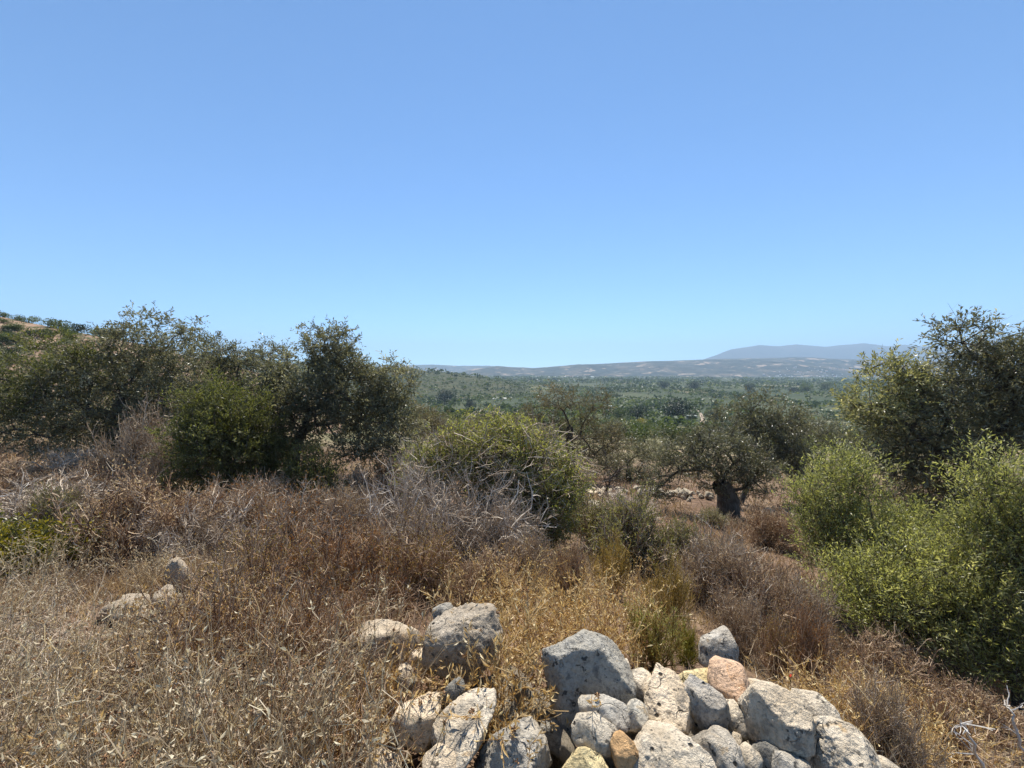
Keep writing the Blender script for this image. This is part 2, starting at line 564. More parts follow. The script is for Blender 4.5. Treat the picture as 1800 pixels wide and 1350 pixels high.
_gc, _gr = gcoord(GP[:, 0], GP[:, 1])
_gs = GP[:, 2] / (_gr + 1.0)
_n = len(GP)
_A = np.zeros((_n + 3, _n + 3))
_A[:_n, :_n] = tps_phi(((_gc[:, None] - _gc[None]) ** 2).sum(-1)) + np.eye(_n) * 0.004
_A[:_n, _n] = 1
_A[:_n, _n + 1:] = _gc
_A[_n:, :_n] = _A[:_n, _n:].T
_w = np.linalg.solve(_A, np.concatenate([_gs, np.zeros(3)]))


def H(x, y, rough=True):
    x = np.atleast_1d(np.asarray(x, float))
    y = np.atleast_1d(np.asarray(y, float))
    out = np.zeros(len(x))
    for k in range(0, len(x), 20000):
        xx, yy = x[k:k + 20000], y[k:k + 20000]
        c, r = gcoord(xx, yy)
        s = tps_phi(((c[:, None] - _gc[None]) ** 2).sum(-1)) @ _w[:_n] + _w[_n] + c @ _w[_n + 1:]
        z = s * (r + 1.0) + CAM[2]
        if rough:
            q = np.stack([xx, yy, np.zeros_like(xx)], -1)
            z += 0.05 * fbm(q * 1.3, 3, 3) * np.clip(r / 3, 0.3, 1) * np.clip(40 / (r + 1), 0, 1)
            z += np.clip((r - 60) / 200, 0, 1) * 1.6 * fbm(q / 70.0, 3, 9)
        out[k:k + 20000] = z
    return out


def h1(x, y):
    return float(H(x, y)[0])


def ground_hit(px, py):
    """where the ray through a photo pixel meets the ground"""
    Y = np.exp(np.linspace(math.log(0.8), math.log(6000), 1400))
    a = P(px, py, 1.0) - CAM
    pts = CAM + a[None] * Y[:, None]
    hz = H(pts[:, 0], pts[:, 1])
    below = np.nonzero(pts[:, 2] < hz)[0]
    if len(below) == 0:
        return None
    q = pts[below[0]]
    return np.array([q[0], q[1], h1(q[0], q[1])])


def on_ground(px, Y):
    a = P(px, 675, Y)
    return np.array([a[0], a[1], h1(a[0], a[1])])


def build_ground():
    az = np.concatenate([np.linspace(-180, -70, 24)[:-1], np.linspace(-70, 70, 430), np.linspace(70, 180, 24)[1:]])
    rr = np.exp(np.linspace(math.log(0.25), math.log(17000), 240))
    A, R = np.meshgrid(np.radians(az), rr)
    x, y = (np.sin(A) * R).ravel(), (np.cos(A) * R).ravel()
    z = H(x, y)
    n, k = len(rr), len(az)
    idx = np.arange(n * k).reshape(n, k)
    q = np.stack([idx[:-1, :-1], idx[:-1, 1:], idx[1:, 1:], idx[1:, :-1]], -1).reshape(-1, 4)
    v = np.stack([x, y, z], -1)
    # close the small hole under the camera
    v = np.vstack([v, [[0, 0, h1(0, 0.3)]]])
    c = len(v) - 1
    t = np.stack([np.full(k - 1, c), idx[0, 1:], idx[0, :-1]], -1)
    me = make_mesh('ground', v, [q[:, ::-1], t], smooth=True)
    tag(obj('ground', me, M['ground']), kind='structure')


build_ground()


def hill(name, crest, Yf, Yc, Yb, mat, amp, nscale, zf=-6.0, nu=260, nv=50, seed=1, power=1.0):
    """a ridge lofted from a crest line (photo pixels at depth Yc), foot before it at Yf, behind at Yb"""
    c = np.array(crest, float)
    px = np.linspace(c[0, 0], c[-1, 0], nu)
    py = np.interp(px, c[:, 0], c[:, 1])
    top = np.array([P(a, b, Yc) for a, b in zip(px, py)])
    nf = int(nv * 0.62)
    t = np.concatenate([np.linspace(0, 0.62, nf), np.linspace(0.62, 1, nv - nf + 1)[1:]])
    V = []
    for i in range(nu):
        dx = top[i, 0] / Yc
        Y = np.where(t < 0.62, Yf + (Yc - Yf) * (t / 0.62), Yc + (Yb - Yc) * ((t - 0.62) / 0.38))
        s = np.where(t < 0.62, t / 0.62, 1 - (t - 0.62) / 0.38)
        V.append(np.stack([dx * Y, Y, s], -1))
    V = np.array(V)
    g = H(V[..., 0].ravel(), V[..., 1].ravel(), False).reshape(nu, nv) + zf
    s = V[..., 2]
    prof = np.clip(s, 0, 1) ** power
    prof = prof * prof * (3 - 2 * prof) * 0.55 + prof * 0.45
    hgt = (top[:, 2][:, None] - g)
    z = g + hgt * prof
    q = np.stack([V[..., 0].ravel(), V[..., 1].ravel(), np.zeros(nu * nv)], -1)
    z += (amp * fbm(q / nscale, 5, seed)).reshape(nu, nv) * np.sin(np.clip(s, 0, 1) * math.pi * 0.96)
    v = np.stack([V[..., 0], V[..., 1], z], -1).reshape(-1, 3)
    idx = np.arange(nu * nv).reshape(nu, nv)
    f = np.stack([idx[:-1, :-1], idx[1:, :-1], idx[1:, 1:], idx[:-1, 1:]], -1).reshape(-1, 4)
    me = make_mesh(name, v, [f], smooth=True)
    tag(obj(name, me, mat), kind='structure')
    return v.reshape(nu, nv, 3), px


HM = dict(
    hillside=hill_mat('red_hillside', [(0.3, (0.19, 0.115, 0.08)), (0.5, (0.27, 0.175, 0.12)), (0.7, (0.34, 0.26, 0.18))], 0.22, 0.6, 0.47, 0.56, (0.10, 0.095, 0.05)),
    low_hill=hill_mat('scrub_hill', [(0.3, (0.04, 0.048, 0.022)), (0.5, (0.062, 0.066, 0.032)), (0.7, (0.10, 0.09, 0.05))], 0.02, 0.09, 0.48, 0.56, (0.032, 0.04, 0.02), (0.03, 0.68, (0.32, 0.26, 0.18))),
    ridge=hill_mat('far_ridge_scrub', [(0.3, (0.02, 0.027, 0.018)), (0.48, (0.042, 0.044, 0.03)), (0.62, (0.12, 0.095, 0.065))], 0.0035, 0.014, 0.5, 0.55, (0.014, 0.02, 0.013), (0.0055, 0.585, (0.30, 0.23, 0.17))),
    mountain=hill_mat('mountain_rock', [(0.3, (0.04, 0.04, 0.034)), (0.7, (0.07, 0.065, 0.055))], 0.001, 0.003, 0.5, 0.6, (0.035, 0.038, 0.03)),
)
HILLV, HILLPX = hill('hillside', [(-700, 400), (-400, 470), (-200, 505), (0, 556), (60, 568), (130, 582), (250, 606), (400, 642), (520, 672), (600, 690)],
                     42, 100, 240, HM['hillside'], 1.2, 14, -2.0, 200, 50, 4)
LOWV, LOWPX = hill('low_hill', [(300, 625), (500, 638), (640, 646), (700, 650), (718, 645), (735, 648), (748, 652), (790, 655), (830, 661), (870, 667), (900, 671), (930, 676)],
                   620, 1100, 1700, HM['low_hill'], 5, 120, -6, 200, 46, 5)
RIDGEV, RIDGEPX = hill('ridge', [(560, 676), (700, 668), (780, 660), (840, 648), (872, 643), (905, 646), (940, 647), (1000, 642), (1080, 638), (1150, 635), (1250, 631), (1330, 630), (1400, 628), (1430, 629), (1510, 632), (1600, 634), (1800, 638), (2100, 640)],
                       3300, 5000, 6500, HM['ridge'], 34, 420, -15, 420, 60, 6)
hill('distant_ridge', [(350, 655), (500, 648), (600, 642), (715, 642), (760, 641), (800, 643), (860, 643), (905, 647), (960, 652)], 6900, 8200, 10000, HM['ridge'], 26, 700, -15, 160, 30, 7)
hill('mountain_range', [(1190, 646), (1230, 634), (1260, 624), (1285, 614), (1335, 606), (1370, 608), (1400, 605), (1450, 609), (1520, 603), (1560, 609), (1590, 606), (1650, 612), (1720, 602), (1780, 588), (1850, 580), (1900, 584)],
     8200, 9500, 11800, HM['mountain'], 100, 1300, -40, 260, 40, 8)

# ------------------------------------------------------------------ plants
def px_lobes(lobes):
    """lobes: (px,py,rx,ry,Y[,depth factor]) -> centres, radii in metres"""
    c, r = [], []
    for l in lobes:
        px, py, rx, ry, Y = l[:5]
        k = l[5] if len(l) > 5 else 1.0
        c.append(P(px, py, Y))
        r.append([rx * Y / F, 0.5 * (rx + ry) * Y / F * k, ry * Y / F])
    return np.array(c), np.array(r)


def lobe_points(c, r, n, rng, shell=0.55):
    vol = r.prod(1) ** 0.75
    who = rng.choice(len(c), n, p=vol / vol.sum())
    d = unit(rng.normal(size=(n, 3)))
    rad = (shell + (1 - shell) * rng.random(n)) * np.where(rng.random(n) < 0.2, rng.random(n), 1.0)
    ragged = 1 + 0.22 * vnoise(d * 2.2 + who[:, None] * 7.1, 5)
    return c[who] + d * r[who] * (rad * ragged)[:, None], who


def skeleton(trunk, targets, rng, step=0.35, wob=0.10, lift=0.12):
    nodes = [np.array(p, float) for p in trunk]
    par = [-1] + list(range(len(trunk) - 1))
    first = max(1, len(trunk) // 2)
    ends = []
    arr = np.zeros((len(trunk) + 12 * len(targets) + 10, 3))
    arr[:len(nodes)] = nodes
    nn = len(nodes)
    pl = np.zeros(len(arr))
    for i in range(1, nn):
        pl[i] = pl[i - 1] + np.linalg.norm(arr[i] - arr[i - 1])
    for p in targets:
        d = np.linalg.norm(arr[first:nn] - p, axis=1)
        j = first + int(np.argmin(d + 0.16 * pl[first:nn]))
        L = np.linalg.norm(arr[j] - p)
        k = int(min(8, max(1, round(L / step))))
        a = arr[j].copy()
        prev = j
        for q in range(1, k + 1):
            t = q / k
            pt = a + (p - a) * t
            if q < k:
                pt = pt + rng.normal(size=3) * wob * min(L, 1.2) * 0.6
                pt[2] += math.sin(t * math.pi) * lift * L * 0.5
            arr[nn] = pt
            pl[nn] = pl[prev] + L / k
            par.append(prev)
            prev = nn
            nn += 1
        ends.append(prev)
    par = np.array(par)
    cnt = np.zeros(nn)
    cnt[ends] = 1
    for i in range(nn - 1, 0, -1):
        cnt[par[i]] += cnt[i]
    return arr[:nn], par, np.maximum(cnt, 1), np.array(ends)


def crown(mb, tips, centres, rng, ntw=6, nleaf=8, tw=0.28, L=0.075, Wd=0.02, up=0.35, out=0.5, twig=True, twig_r=0.003, spread=0.08):
    """leafy twigs round each tip"""
    n = len(tips) * ntw
    b = np.repeat(tips, ntw, 0) + rng.normal(size=(n, 3)) * spread
    o = np.repeat(unit(tips - centres), ntw, 0)
    d = unit(unit(rng.normal(size=(n, 3))) + o * out + np.array([0, 0, up]))
    Lt = tw * (0.6 + 0.8 * rng.random(n))
    ttint = np.clip(np.repeat(rng.normal(0.42, 0.16, len(tips)), ntw) + rng.normal(0, 0.1, n), 0, 1)
    t = (np.arange(nleaf) + 0.6) / nleaf
    lb = b[:, None] + d[:, None] * (Lt[:, None] * t)[..., None]
    sag = -0.10 * Lt[:, None] * t ** 2
    lb[..., 2] += sag
    side = unit(np.cross(np.repeat(d[:, None], nleaf, 1), rng.normal(size=(n, nleaf, 3))))
    ld = unit(d[:, None] * 0.75 + side * 0.75)
    lt = np.clip(np.repeat(ttint, nleaf) + rng.normal(0, 0.14, n * nleaf), 0, 1)
    sz = 0.7 + 0.6 * rng.random(n * nleaf)
    mb.leaves(lb.reshape(-1, 3), ld.reshape(-1, 3), L * sz, Wd * sz, lt, rng)
    if twig:
        tp = np.stack([b, b + d * Lt[:, None]], 1)
        return tp
    return None


def trunk_tube(mb, pts, rads, S=10, rng=RNG, knots=0.16):
    """gnarled trunk: a smooth polyline with an uneven skin"""
    pts = np.array(pts, float)
    n = len(pts)
    tt = np.linspace(0, n - 1, (n - 1) * 5 + 1)
    p = np.stack([np.interp(tt, range(n), pts[:, k]) for k in range(3)], -1)
    for _ in range(2):
        p[1:-1] = 0.25 * p[:-2] + 0.5 * p[1:-1] + 0.25 * p[2:]
    r = np.interp(tt, range(n), rads)
    k0 = len(mb.v)
    mb.tubes(p[None], r[None], S, 0.4)
    v = mb.v[k0]
    cen = np.repeat(p, S, 0)
    d = v - cen
    nz = fbm(np.stack([v[:, 0] * 6, v[:, 1] * 6, v[:, 2] * 2.0], -1), 3, 21)
    mb.v[k0] = cen + d * (1 + knots * 1.6 * nz)[:, None]


def tree(name, label, lobes, trunk_px, trunk_r, n, leafmat, seed, cat='tree', group=None, ntw=6, nleaf=8, tw=0.28, L=0.075, Wd=0.02,
         bare=0.0, twigmat=None, shell=0.55, up=0.35, out=0.5, crown_name='crown', limb_k=0.42, sides=6, tip_r=0.006, bottom=True, twig_r=0.003, spread=0.08, wob=0.10, split_mats=None):
    rng = np.random.default_rng(seed)
    if bottom:
        tp = [P(*a) for a in trunk_px]
        tp[0][2] = h1(tp[0][0], tp[0][1]) - 0.06
        base = np.array([tp[0][0], tp[0][1], h1(tp[0][0], tp[0][1])])
        cen, crad = px_lobes(lobes)
        pts, who = lobe_points(cen, crad, n, rng, shell)
        floor = H(pts[:, 0], pts[:, 1]) + 0.10
        pts[:, 2] = np.maximum(pts[:, 2], floor + 0.25 * rng.random(n))
    else:                                   # lobes and trunk given in metres round the origin
        tp = [np.array(a, float) for a in trunk_px]
        base = np.zeros(3)
        cen, crad = np.array(lobes)[:, :3], np.array(lobes)[:, 3:6]
        pts, who = lobe_points(cen, crad, n, rng, shell)
    top = tp[-1]
    order = np.argsort(np.linalg.norm(cen - top, axis=1))
    od = np.argsort(np.linalg.norm(pts - top, axis=1) + rng.normal(0, 0.25, n))
    targets = np.vstack([cen[order], pts[od]])
    nodes, par, cnt, ends = skeleton(tp, targets, rng, wob=wob)
    root = thing(name, base, label, cat, group)
    nt = len(tp)
    # trunk
    mbt = MB()
    if trunk_r > 0.03:
        trunk_tube(mbt, [tp[0] - np.array([0, 0, 0.0])] + tp[1:], np.linspace(trunk_r * 1.15, trunk_r * 0.8, nt), 12, rng)
    else:
        trunk_tube(mbt, tp, np.linspace(trunk_r, trunk_r * 0.8, nt), 6, rng, 0.05)
    obj('trunk', mbt.mesh('trunk', base, True), M['bark'], root)
    # limbs
    mbl = MB()
    i = np.arange(nt, len(nodes))
    rr = np.minimum(tip_r * cnt ** limb_k, trunk_r * 0.75)
    r0 = np.where(par[i] < nt, rr[i] * 1.05, np.minimum(rr[par[i]], rr[i] * 1.35))
    seg = np.stack([nodes[par[i]], nodes[i]], 1)
    rad = np.stack([r0, rr[i]], 1)
    big = rr[i] > tip_r * 2.2
    if big.any():
        mbl.tubes(seg[big], rad[big], sides, rng.random(big.sum()))
    if (~big).any():
        mbl.tubes(seg[~big], rad[~big], 3, rng.random((~big).sum()))
    limb = obj('limb', mbl.mesh('limb', base, True), twigmat or M['bark'], root)
    # foliage
    c_of = np.concatenate([np.zeros(0, int), who])[od]
    tips, tc = nodes[ends[len(cen):]], cen[c_of]
    leafy = rng.random(len(tips)) >= bare
    groups = [(crown_name, leafmat, leafy)]
    if split_mats:                       # some lobes carry another foliage colour
        groups = []
        done = np.zeros(len(tips), bool)
        for mat2, ids in split_mats:
            sel = np.isin(c_of, ids) & leafy
            groups.append((crown_name, mat2, sel))
            done |= sel
        groups.insert(0, (crown_name, leafmat, leafy & ~done))
    tw_all = []
    for nm, mt, sel in groups:
        if not sel.any():
            continue
        mb = MB()
        tw_all.append(crown(mb, tips[sel], tc[sel], rng, ntw, nleaf, tw, L, Wd, up, out, True, spread=spread))
        o = obj(nm, mb.mesh(nm, base), mt, root)
        o['kind'] = 'stuff'
    if (~leafy).any():
        mb0 = MB()
        tw_all.append(crown(mb0, tips[~leafy], tc[~leafy], rng, ntw, 1, tw * 1.3, 0.01, 0.004, up, out, True))
    tws = np.concatenate(tw_all)
    mbw = MB()
    mbw.ribbons(tws, np.stack([np.full(len(tws), twig_r), np.full(len(tws), twig_r * 0.4)], 1), rng.random(len(tws)), rng)
    o = obj('twig', mbw.mesh('twig', base), twigmat or M['ktwig'], limb)
    o['kind'] = 'stuff'
    return root


# --- the olive trees and leafy shrubs one can tell apart
tree('olive_tree', 'broad dark olive tree at far left, below the red hillside',
     [(255, 592, 82, 45, 13.5), (295, 650, 62, 58, 13.5), (205, 650, 85, 55, 13.5), (110, 640, 80, 50, 13), (50, 690, 75, 55, 13), (150, 720, 105, 50, 13), (20, 745, 65, 38, 12.6), (290, 710, 55, 45, 13.2), (90, 770, 70, 30, 12.6), (-60, 690, 80, 70, 13), (215, 770, 80, 40, 12.8), (160, 675, 80, 60, 13.4), (250, 740, 70, 50, 13.2)],
     [(222, 838, 13), (214, 790, 13), (212, 745, 13.1), (216, 695, 13.3)], 0.22, 900, M['olive'], 11, ntw=7, nleaf=7, tw=0.34, L=0.11, Wd=0.036, split_mats=[(M['olive_green'], [3, 4])])
tree('olive_tree', 'rear olive tree filling the left group behind the tall pinkish shrub',
     [(60, 650, 70, 45, 18), (150, 640, 60, 45, 18), (310, 660, 60, 50, 18), (230, 690, 80, 60, 18), (90, 720, 90, 55, 18), (330, 740, 60, 55, 18), (200, 760, 90, 45, 18), (-40, 720, 70, 60, 18)],
     [(190, 812, 18), (192, 780, 18), (190, 740, 18)], 0.2, 520, M['olive'], 26, ntw=6, nleaf=6, tw=0.45, L=0.15, Wd=0.05)
tree('olive_tree', 'middle olive tree rising behind the round green bush on the left',
     [(365, 630, 48, 40, 16), (420, 640, 48, 38, 16), (400, 690, 60, 48, 16), (340, 700, 40, 42, 16), (475, 622, 26, 26, 16.5), (450, 690, 40, 40, 16), (370, 760, 60, 50, 16), (440, 750, 50, 50, 16)],
     [(395, 835, 16), (400, 770, 16), (396, 720, 16)], 0.2, 480, M['olive'], 12, ntw=6, nleaf=7, tw=0.38, L=0.13, Wd=0.042)
tree('olive_tree', 'tall-topped olive tree with dark arching limbs, left of the thorny bush',
     [(572, 612, 52, 42, 12), (480, 665, 55, 45, 12.4), (600, 690, 85, 55, 12), (690, 680, 48, 50, 12), (690, 750, 52, 50, 11.6), (545, 720, 60, 48, 12), (630, 780, 50, 30, 11.4), (470, 730, 45, 45, 12.2), (660, 800, 50, 18, 11.4), (605, 650, 60, 40, 12), (520, 790, 55, 40, 12.1), (640, 720, 70, 50, 11.8), (510, 690, 50, 50, 12.2)],
     [(508, 866, 12), (512, 820, 12), (520, 785, 12), (535, 752, 12)], 0.19, 880, M['olive'], 13, ntw=7, nleaf=7, tw=0.32, L=0.105, Wd=0.034, limb_k=0.42)
tree('olive_shrub', 'large rounded yellow-green olive bush before the left olive trees',
     [(390, 728, 68, 60, 10.5), (400, 800, 88, 58, 10.4), (345, 785, 50, 58, 10.5), (452, 775, 48, 60, 10.5), (400, 760, 70, 70, 10.2), (360, 848, 60, 28, 10.3), (440, 848, 60, 30, 10.3), (480, 820, 40, 50, 10.5)],
     [(400, 884, 10.5), (402, 850, 10.5), (400, 820, 10.5)], 0.06, 620, M['olive_green'], 14, cat='shrub', ntw=7, nleaf=8, tw=0.3, L=0.085, Wd=0.027, up=0.8, limb_k=0.36)
tree('olive_shrub', 'small green bush at the foot of the tall-topped olive tree',
     [(543, 825, 36, 34, 10), (578, 850, 24, 24, 9.9), (520, 848, 22, 24, 10), (548, 862, 34, 16, 9.9)],
     [(548, 880, 10), (548, 862, 10), (548, 845, 10)], 0.05, 170, M['olive_green'], 15, cat='shrub', ntw=6, nleaf=8, tw=0.24, L=0.065, Wd=0.02, up=0.8, limb_k=0.36)
tree('olive_tree', 'brownish open-crowned olive tree standing behind the thorny bush',
     [(980, 702, 42, 26, 20), (938, 725, 28, 22, 20), (1045, 718, 34, 32, 20), (1020, 765, 55, 34, 20), (962, 758, 40, 30, 20), (1082, 775, 28, 32, 20), (1045, 800, 45, 18, 20)],
     [(1010, 856, 20), (1008, 815, 20), (1000, 780, 20), (1002, 750, 20)], 0.2, 420, M['olive_brown'], 16, ntw=6, nleaf=6, tw=0.42, L=0.11, Wd=0.03, bare=0.12, limb_k=0.46)
tree('olive_tree', 'grey-green low olive tree between the brownish olive and the thick-trunked olive',
     [(1100, 808, 52, 36, 22), (1150, 792, 34, 32, 22), (1060, 822, 40, 26, 22), (1120, 840, 50, 18, 22)],
     [(1108, 862, 22), (1106, 845, 22), (1104, 825, 22)], 0.16, 300, M['olive'], 17, ntw=6, nleaf=6, tw=0.45, L=0.12, Wd=0.033)
tree('olive_tree', 'thick-trunked old olive tree with low wide crown in the dry clearing',
     [(1205, 800, 58, 42, 14), (1252, 785, 58, 46, 14), (1305, 808, 50, 42, 14), (1172, 832, 34, 20, 13.8), (1330, 835, 40, 36, 14), (1270, 840, 60, 24, 14.2), (1150, 870, 24, 22, 13.6)],
     [(1280, 910, 14), (1281, 888, 14), (1278, 866, 14), (1262, 850, 14)], 0.31, 520, M['olive'], 18, ntw=5, nleaf=7, tw=0.3, L=0.095, Wd=0.03, bare=0.05, limb_k=0.47, tip_r=0.007)
tree('olive_tree', 'taller olive tree behind the thick-trunked one, to its right',
     [(1352, 728, 54, 38, 17), (1303, 742, 42, 38, 17), (1392, 758, 32, 46, 17), (1360, 795, 55, 42, 17), (1330, 770, 50, 40, 17), (1400, 820, 34, 40, 17)],
     [(1300, 890, 17), (1312, 860, 17), (1325, 825, 17), (1332, 795, 17)], 0.11, 460, M['olive'], 19, ntw=6, nleaf=7, tw=0.36, L=0.115, Wd=0.036, bare=0.05)
tree('olive_tree', 'big grey-green olive tree leaning in from the right edge',
     [(1692, 602, 44, 40, 8), (1745, 650, 66, 52, 8), (1785, 705, 80, 58, 8), (1570, 662, 42, 38, 8), (1640, 690, 58, 42, 8), (1535, 712, 52, 42, 8), (1600, 752, 78, 46, 8), (1700, 765, 90, 48, 8), (1655, 830, 80, 38, 8), (1560, 805, 48, 44, 8.2), (1810, 640, 60, 55, 8), (1860, 740, 85, 90, 8), (1620, 890, 75, 42, 8.2)],
     [(1700, 1050, 8), (1692, 965, 8), (1690, 885, 8), (1735, 810, 8), (1750, 770, 8)], 0.2, 1200, M['olive'], 20, ntw=6, nleaf=7, tw=0.27, L=0.085, Wd=0.028, limb_k=0.42, bare=0.08, split_mats=[(M['silver'], [3, 5]), (M['olive_brown'], [8, 12])])
tree('olive_shrub', 'sunlit yellow-green olive shoots left of the dark gap on the right slope',
     [(1470, 872, 66, 50, 6.6), (1500, 830, 32, 32, 6.6), (1520, 955, 86, 62, 6.5), (1455, 965, 48, 56, 6.5), (1440, 905, 40, 45, 6.6), (1600, 960, 70, 70, 6.5)],
     [(1512, 1090, 6.5), (1512, 1050, 6.5), (1510, 1010, 6.5)], 0.05, 460, M['sucker'], 21, cat='shrub', ntw=6, nleaf=10, tw=0.36, L=0.07, Wd=0.015, up=1.5, limb_k=0.34, tip_r=0.004)
tree('olive_shrub', 'lower mass of green olive shoots above the dry weeds at lower right',
     [(1610, 1010, 80, 60, 5.3), (1560, 1075, 90, 60, 5.2), (1655, 1095, 85, 65, 5.1), (1500, 1040, 60, 55, 5.4), (1690, 1030, 50, 50, 5.3)],
     [(1605, 1205, 5.1), (1605, 1160, 5.1), (1605, 1120, 5.1)], 0.05, 480, M['sucker'], 22, cat='shrub', ntw=6, nleaf=10, tw=0.32, L=0.062, Wd=0.013, up=1.5, limb_k=0.34, tip_r=0.004)
tree('olive_shrub', 'bushy bright olive shoots at the right edge, in front of the leaning olive',
     [(1748, 850, 52, 52, 4.9), (1785, 935, 62, 64, 4.9), (1765, 1045, 85, 80, 4.8), (1725, 1140, 85, 70, 4.7), (1830, 950, 80, 100, 4.8), (1820, 1150, 90, 90, 4.7), (1730, 950, 40, 50, 5)],
     [(1790, 1270, 4.7), (1788, 1200, 4.7), (1785, 1130, 4.8)], 0.06, 720, M['sucker'], 23, cat='shrub', ntw=6, nleaf=10, tw=0.32, L=0.062, Wd=0.013, up=1.5, limb_k=0.34, tip_r=0.004)
tree('citrus_shrub', 'bright lime-green leafy shrub at the left edge of the dry field',
     [(45, 955, 55, 35, 5.4), (95, 965, 40, 30, 5.4), (20, 1000, 45, 35, 5.3), (70, 1000, 50, 25, 5.3), (-30, 975, 50, 50, 5.4)],
     [(50, 1050, 5.3), (50, 1030, 5.3), (50, 1005, 5.3)], 0.035, 130, M['lime'], 24, cat='shrub', ntw=5, nleaf=6, tw=0.2, L=0.065, Wd=0.032, up=0.6, limb_k=0.36, tip_r=0.004)
THORN = tree('thorn_bush', 'large domed thorny bush with green leaves and pale twigs in the middle',
     [(868, 785, 100, 50, 7.3), (815, 815, 60, 42, 7.3), (935, 815, 80, 60, 7.3), (965, 895, 52, 55, 7.0), (890, 860, 70, 55, 7.1), (765, 798, 42, 26, 7.4), (742, 835, 42, 34, 7.3), (1005, 850, 30, 34, 7.4), (935, 930, 50, 42, 6.9)],
     [(895, 978, 7.0), (893, 940, 7.0), (890, 900, 7.0)], 0.07, 980, M['thorn'], 25, cat='shrub', ntw=8, nleaf=8, tw=0.22, L=0.05, Wd=0.024, up=0.25, out=0.4, limb_k=0.36, tip_r=0.005, bare=0.16, twigmat=M['gtwig'], twig_r=0.0055, wob=0.2)

# ------------------------------------------------------------------ dry shrubs, herbs, grass
def walk(start, d, L, K, rng, wob=0.25, sag=0.0):
    """N wandering polylines"""
    N = len(start)
    st = unit(d[:, None] + np.cumsum(rng.normal(size=(N, K - 1, 3)) * wob, 1)) * (L / (K - 1))[:, None, None]
    st[..., 2] -= sag * np.linspace(0, 1, K - 1) * (L / (K - 1))[:, None]
    return np.concatenate([start[:, None], start[:, None] + np.cumsum(st, 1)], 1)


def pick(pl, n, rng, lo=0.25):
    N, K = pl.shape[:2]
    i = rng.integers(0, N, n)
    t = (lo + (1 - lo) * rng.random(n)) * (K - 1)
    k = np.minimum(t.astype(int), K - 2)
    f = (t - k)[:, None]
    return pl[i, k] * (1 - f) + pl[i, k + 1] * f, unit(pl[i, k + 1] - pl[i, k])


def shrub_proto(name, seed, n1, n2, n3, stem_mat, leaf_m=None, nleaf=0, leaf=(0.05, 0.02), rad=(0.016, 0.009, 0.005), upright=0.0, wob=0.22, tert=0.2):
    """unit dome, half-width 1 and height 1; its parts are stem and foliage"""
    rng = np.random.default_rng(seed)
    d = unit(rng.normal(size=(n1, 3)) * np.array([1, 1, 0.7 + upright * 2]))
    d[:, 2] = np.abs(d[:, 2]) + 0.12 + upright
    d = unit(d)
    b = rng.normal(size=(n1, 3)) * np.array([0.16, 0.16, 0])
    m1 = walk(b, d, 0.72 + 0.4 * rng.random(n1), 6, rng, wob * 0.7, 0.12)
    s2, d2 = pick(m1, n2, rng, 0.2)
    m2 = walk(s2, unit(d2 * 0.6 + rng.normal(size=(n2, 3)) * 0.55 + np.array([0, 0, 0.25 + upright])), 0.2 + 0.28 * rng.random(n2), 4, rng, wob)
    s3, d3 = pick(m2, n3, rng, 0.15)
    m3 = walk(s3, unit(d3 * 0.5 + rng.normal(size=(n3, 3)) * 0.55 + np.array([0, 0, 0.15 + upright])), tert * (0.4 + 0.9 * rng.random(n3)), 3, rng, wob)
    for m in (m1, m2, m3):
        m[..., 2] = np.maximum(m[..., 2], -0.03)
    mb = MB()
    mb.tubes(m1, np.linspace(1, 0.5, 6)[None] * (rad[0] * (0.6 + 0.8 * rng.random(n1)))[:, None], 4, rng.random(n1))
    mb.tubes(m2, np.linspace(1, 0.5, 4)[None] * (rad[1] * (0.6 + 0.8 * rng.random(n2)))[:, None], 3, rng.random(n2))
    mb.ribbons(m3, np.linspace(1, 0.4, 3)[None] * (rad[2] * (0.6 + 0.8 * rng.random(n3)))[:, None], rng.random(n3), rng)
    root = thing(name, (0, 0, -500), 'x', 'shrub')
    obj('stem', mb.mesh('stem'), stem_mat, root)['kind'] = 'stuff'
    if nleaf:
        mb = MB()
        sl_, dl = pick(m3, nleaf, rng, 0.1)
        mb.leaves(sl_, dl * 0.6 + rng.normal(size=(nleaf, 3)) * 0.6 + np.array([0, 0, 0.3]), leaf[0] * (0.6 + 0.8 * rng.random(nleaf)), leaf[1], np.clip(rng.normal(0.5, 0.22, nleaf), 0, 1), rng)
        obj('foliage', mb.mesh('foliage'), leaf_m, root)['kind'] = 'stuff'
    return root


SP = dict(
    brown=shrub_proto('dry_shrub', 31, 56, 700, 7000, M['dtwig'], M['straw'], 7500, (0.042, 0.016), wob=0.36),
    brown2=shrub_proto('dry_shrub', 32, 70, 850, 9000, M['dtwig'], M['straw'], 10500, (0.034, 0.013), (0.012, 0.007, 0.004)),
    grey=shrub_proto('dead_shrub', 33, 70, 800, 6500, M['ptwig'], None, 0, rad=(0.014, 0.008, 0.0045), wob=0.42),
    feather=shrub_proto('dry_shrub', 34, 50, 700, 6500, M['gtwig'], M['grass'], 6500, (0.045, 0.012), (0.014, 0.007, 0.004), 0.25),
    sage=shrub_proto('sage_bush', 35, 50, 500, 3500, M['gtwig'], M['sage'], 9000, (0.055, 0.022), upright=0.25),
    green=shrub_proto('green_bush', 36, 50, 420, 2200, M['dtwig'], M['green'], 5200, (0.05, 0.013), upright=0.35),
    broom=shrub_proto('broom_bush', 37, 36, 240, 1000, M['ochre'], M['ochre'], 1500, (0.06, 0.014), (0.010, 0.007, 0.005), 0.45, 0.16, 0.3),
    rust=shrub_proto('rusty_shrub', 38, 60, 480, 2400, M['dtwig'], M['rust'], 3400, (0.045, 0.014), upright=0.5),
)


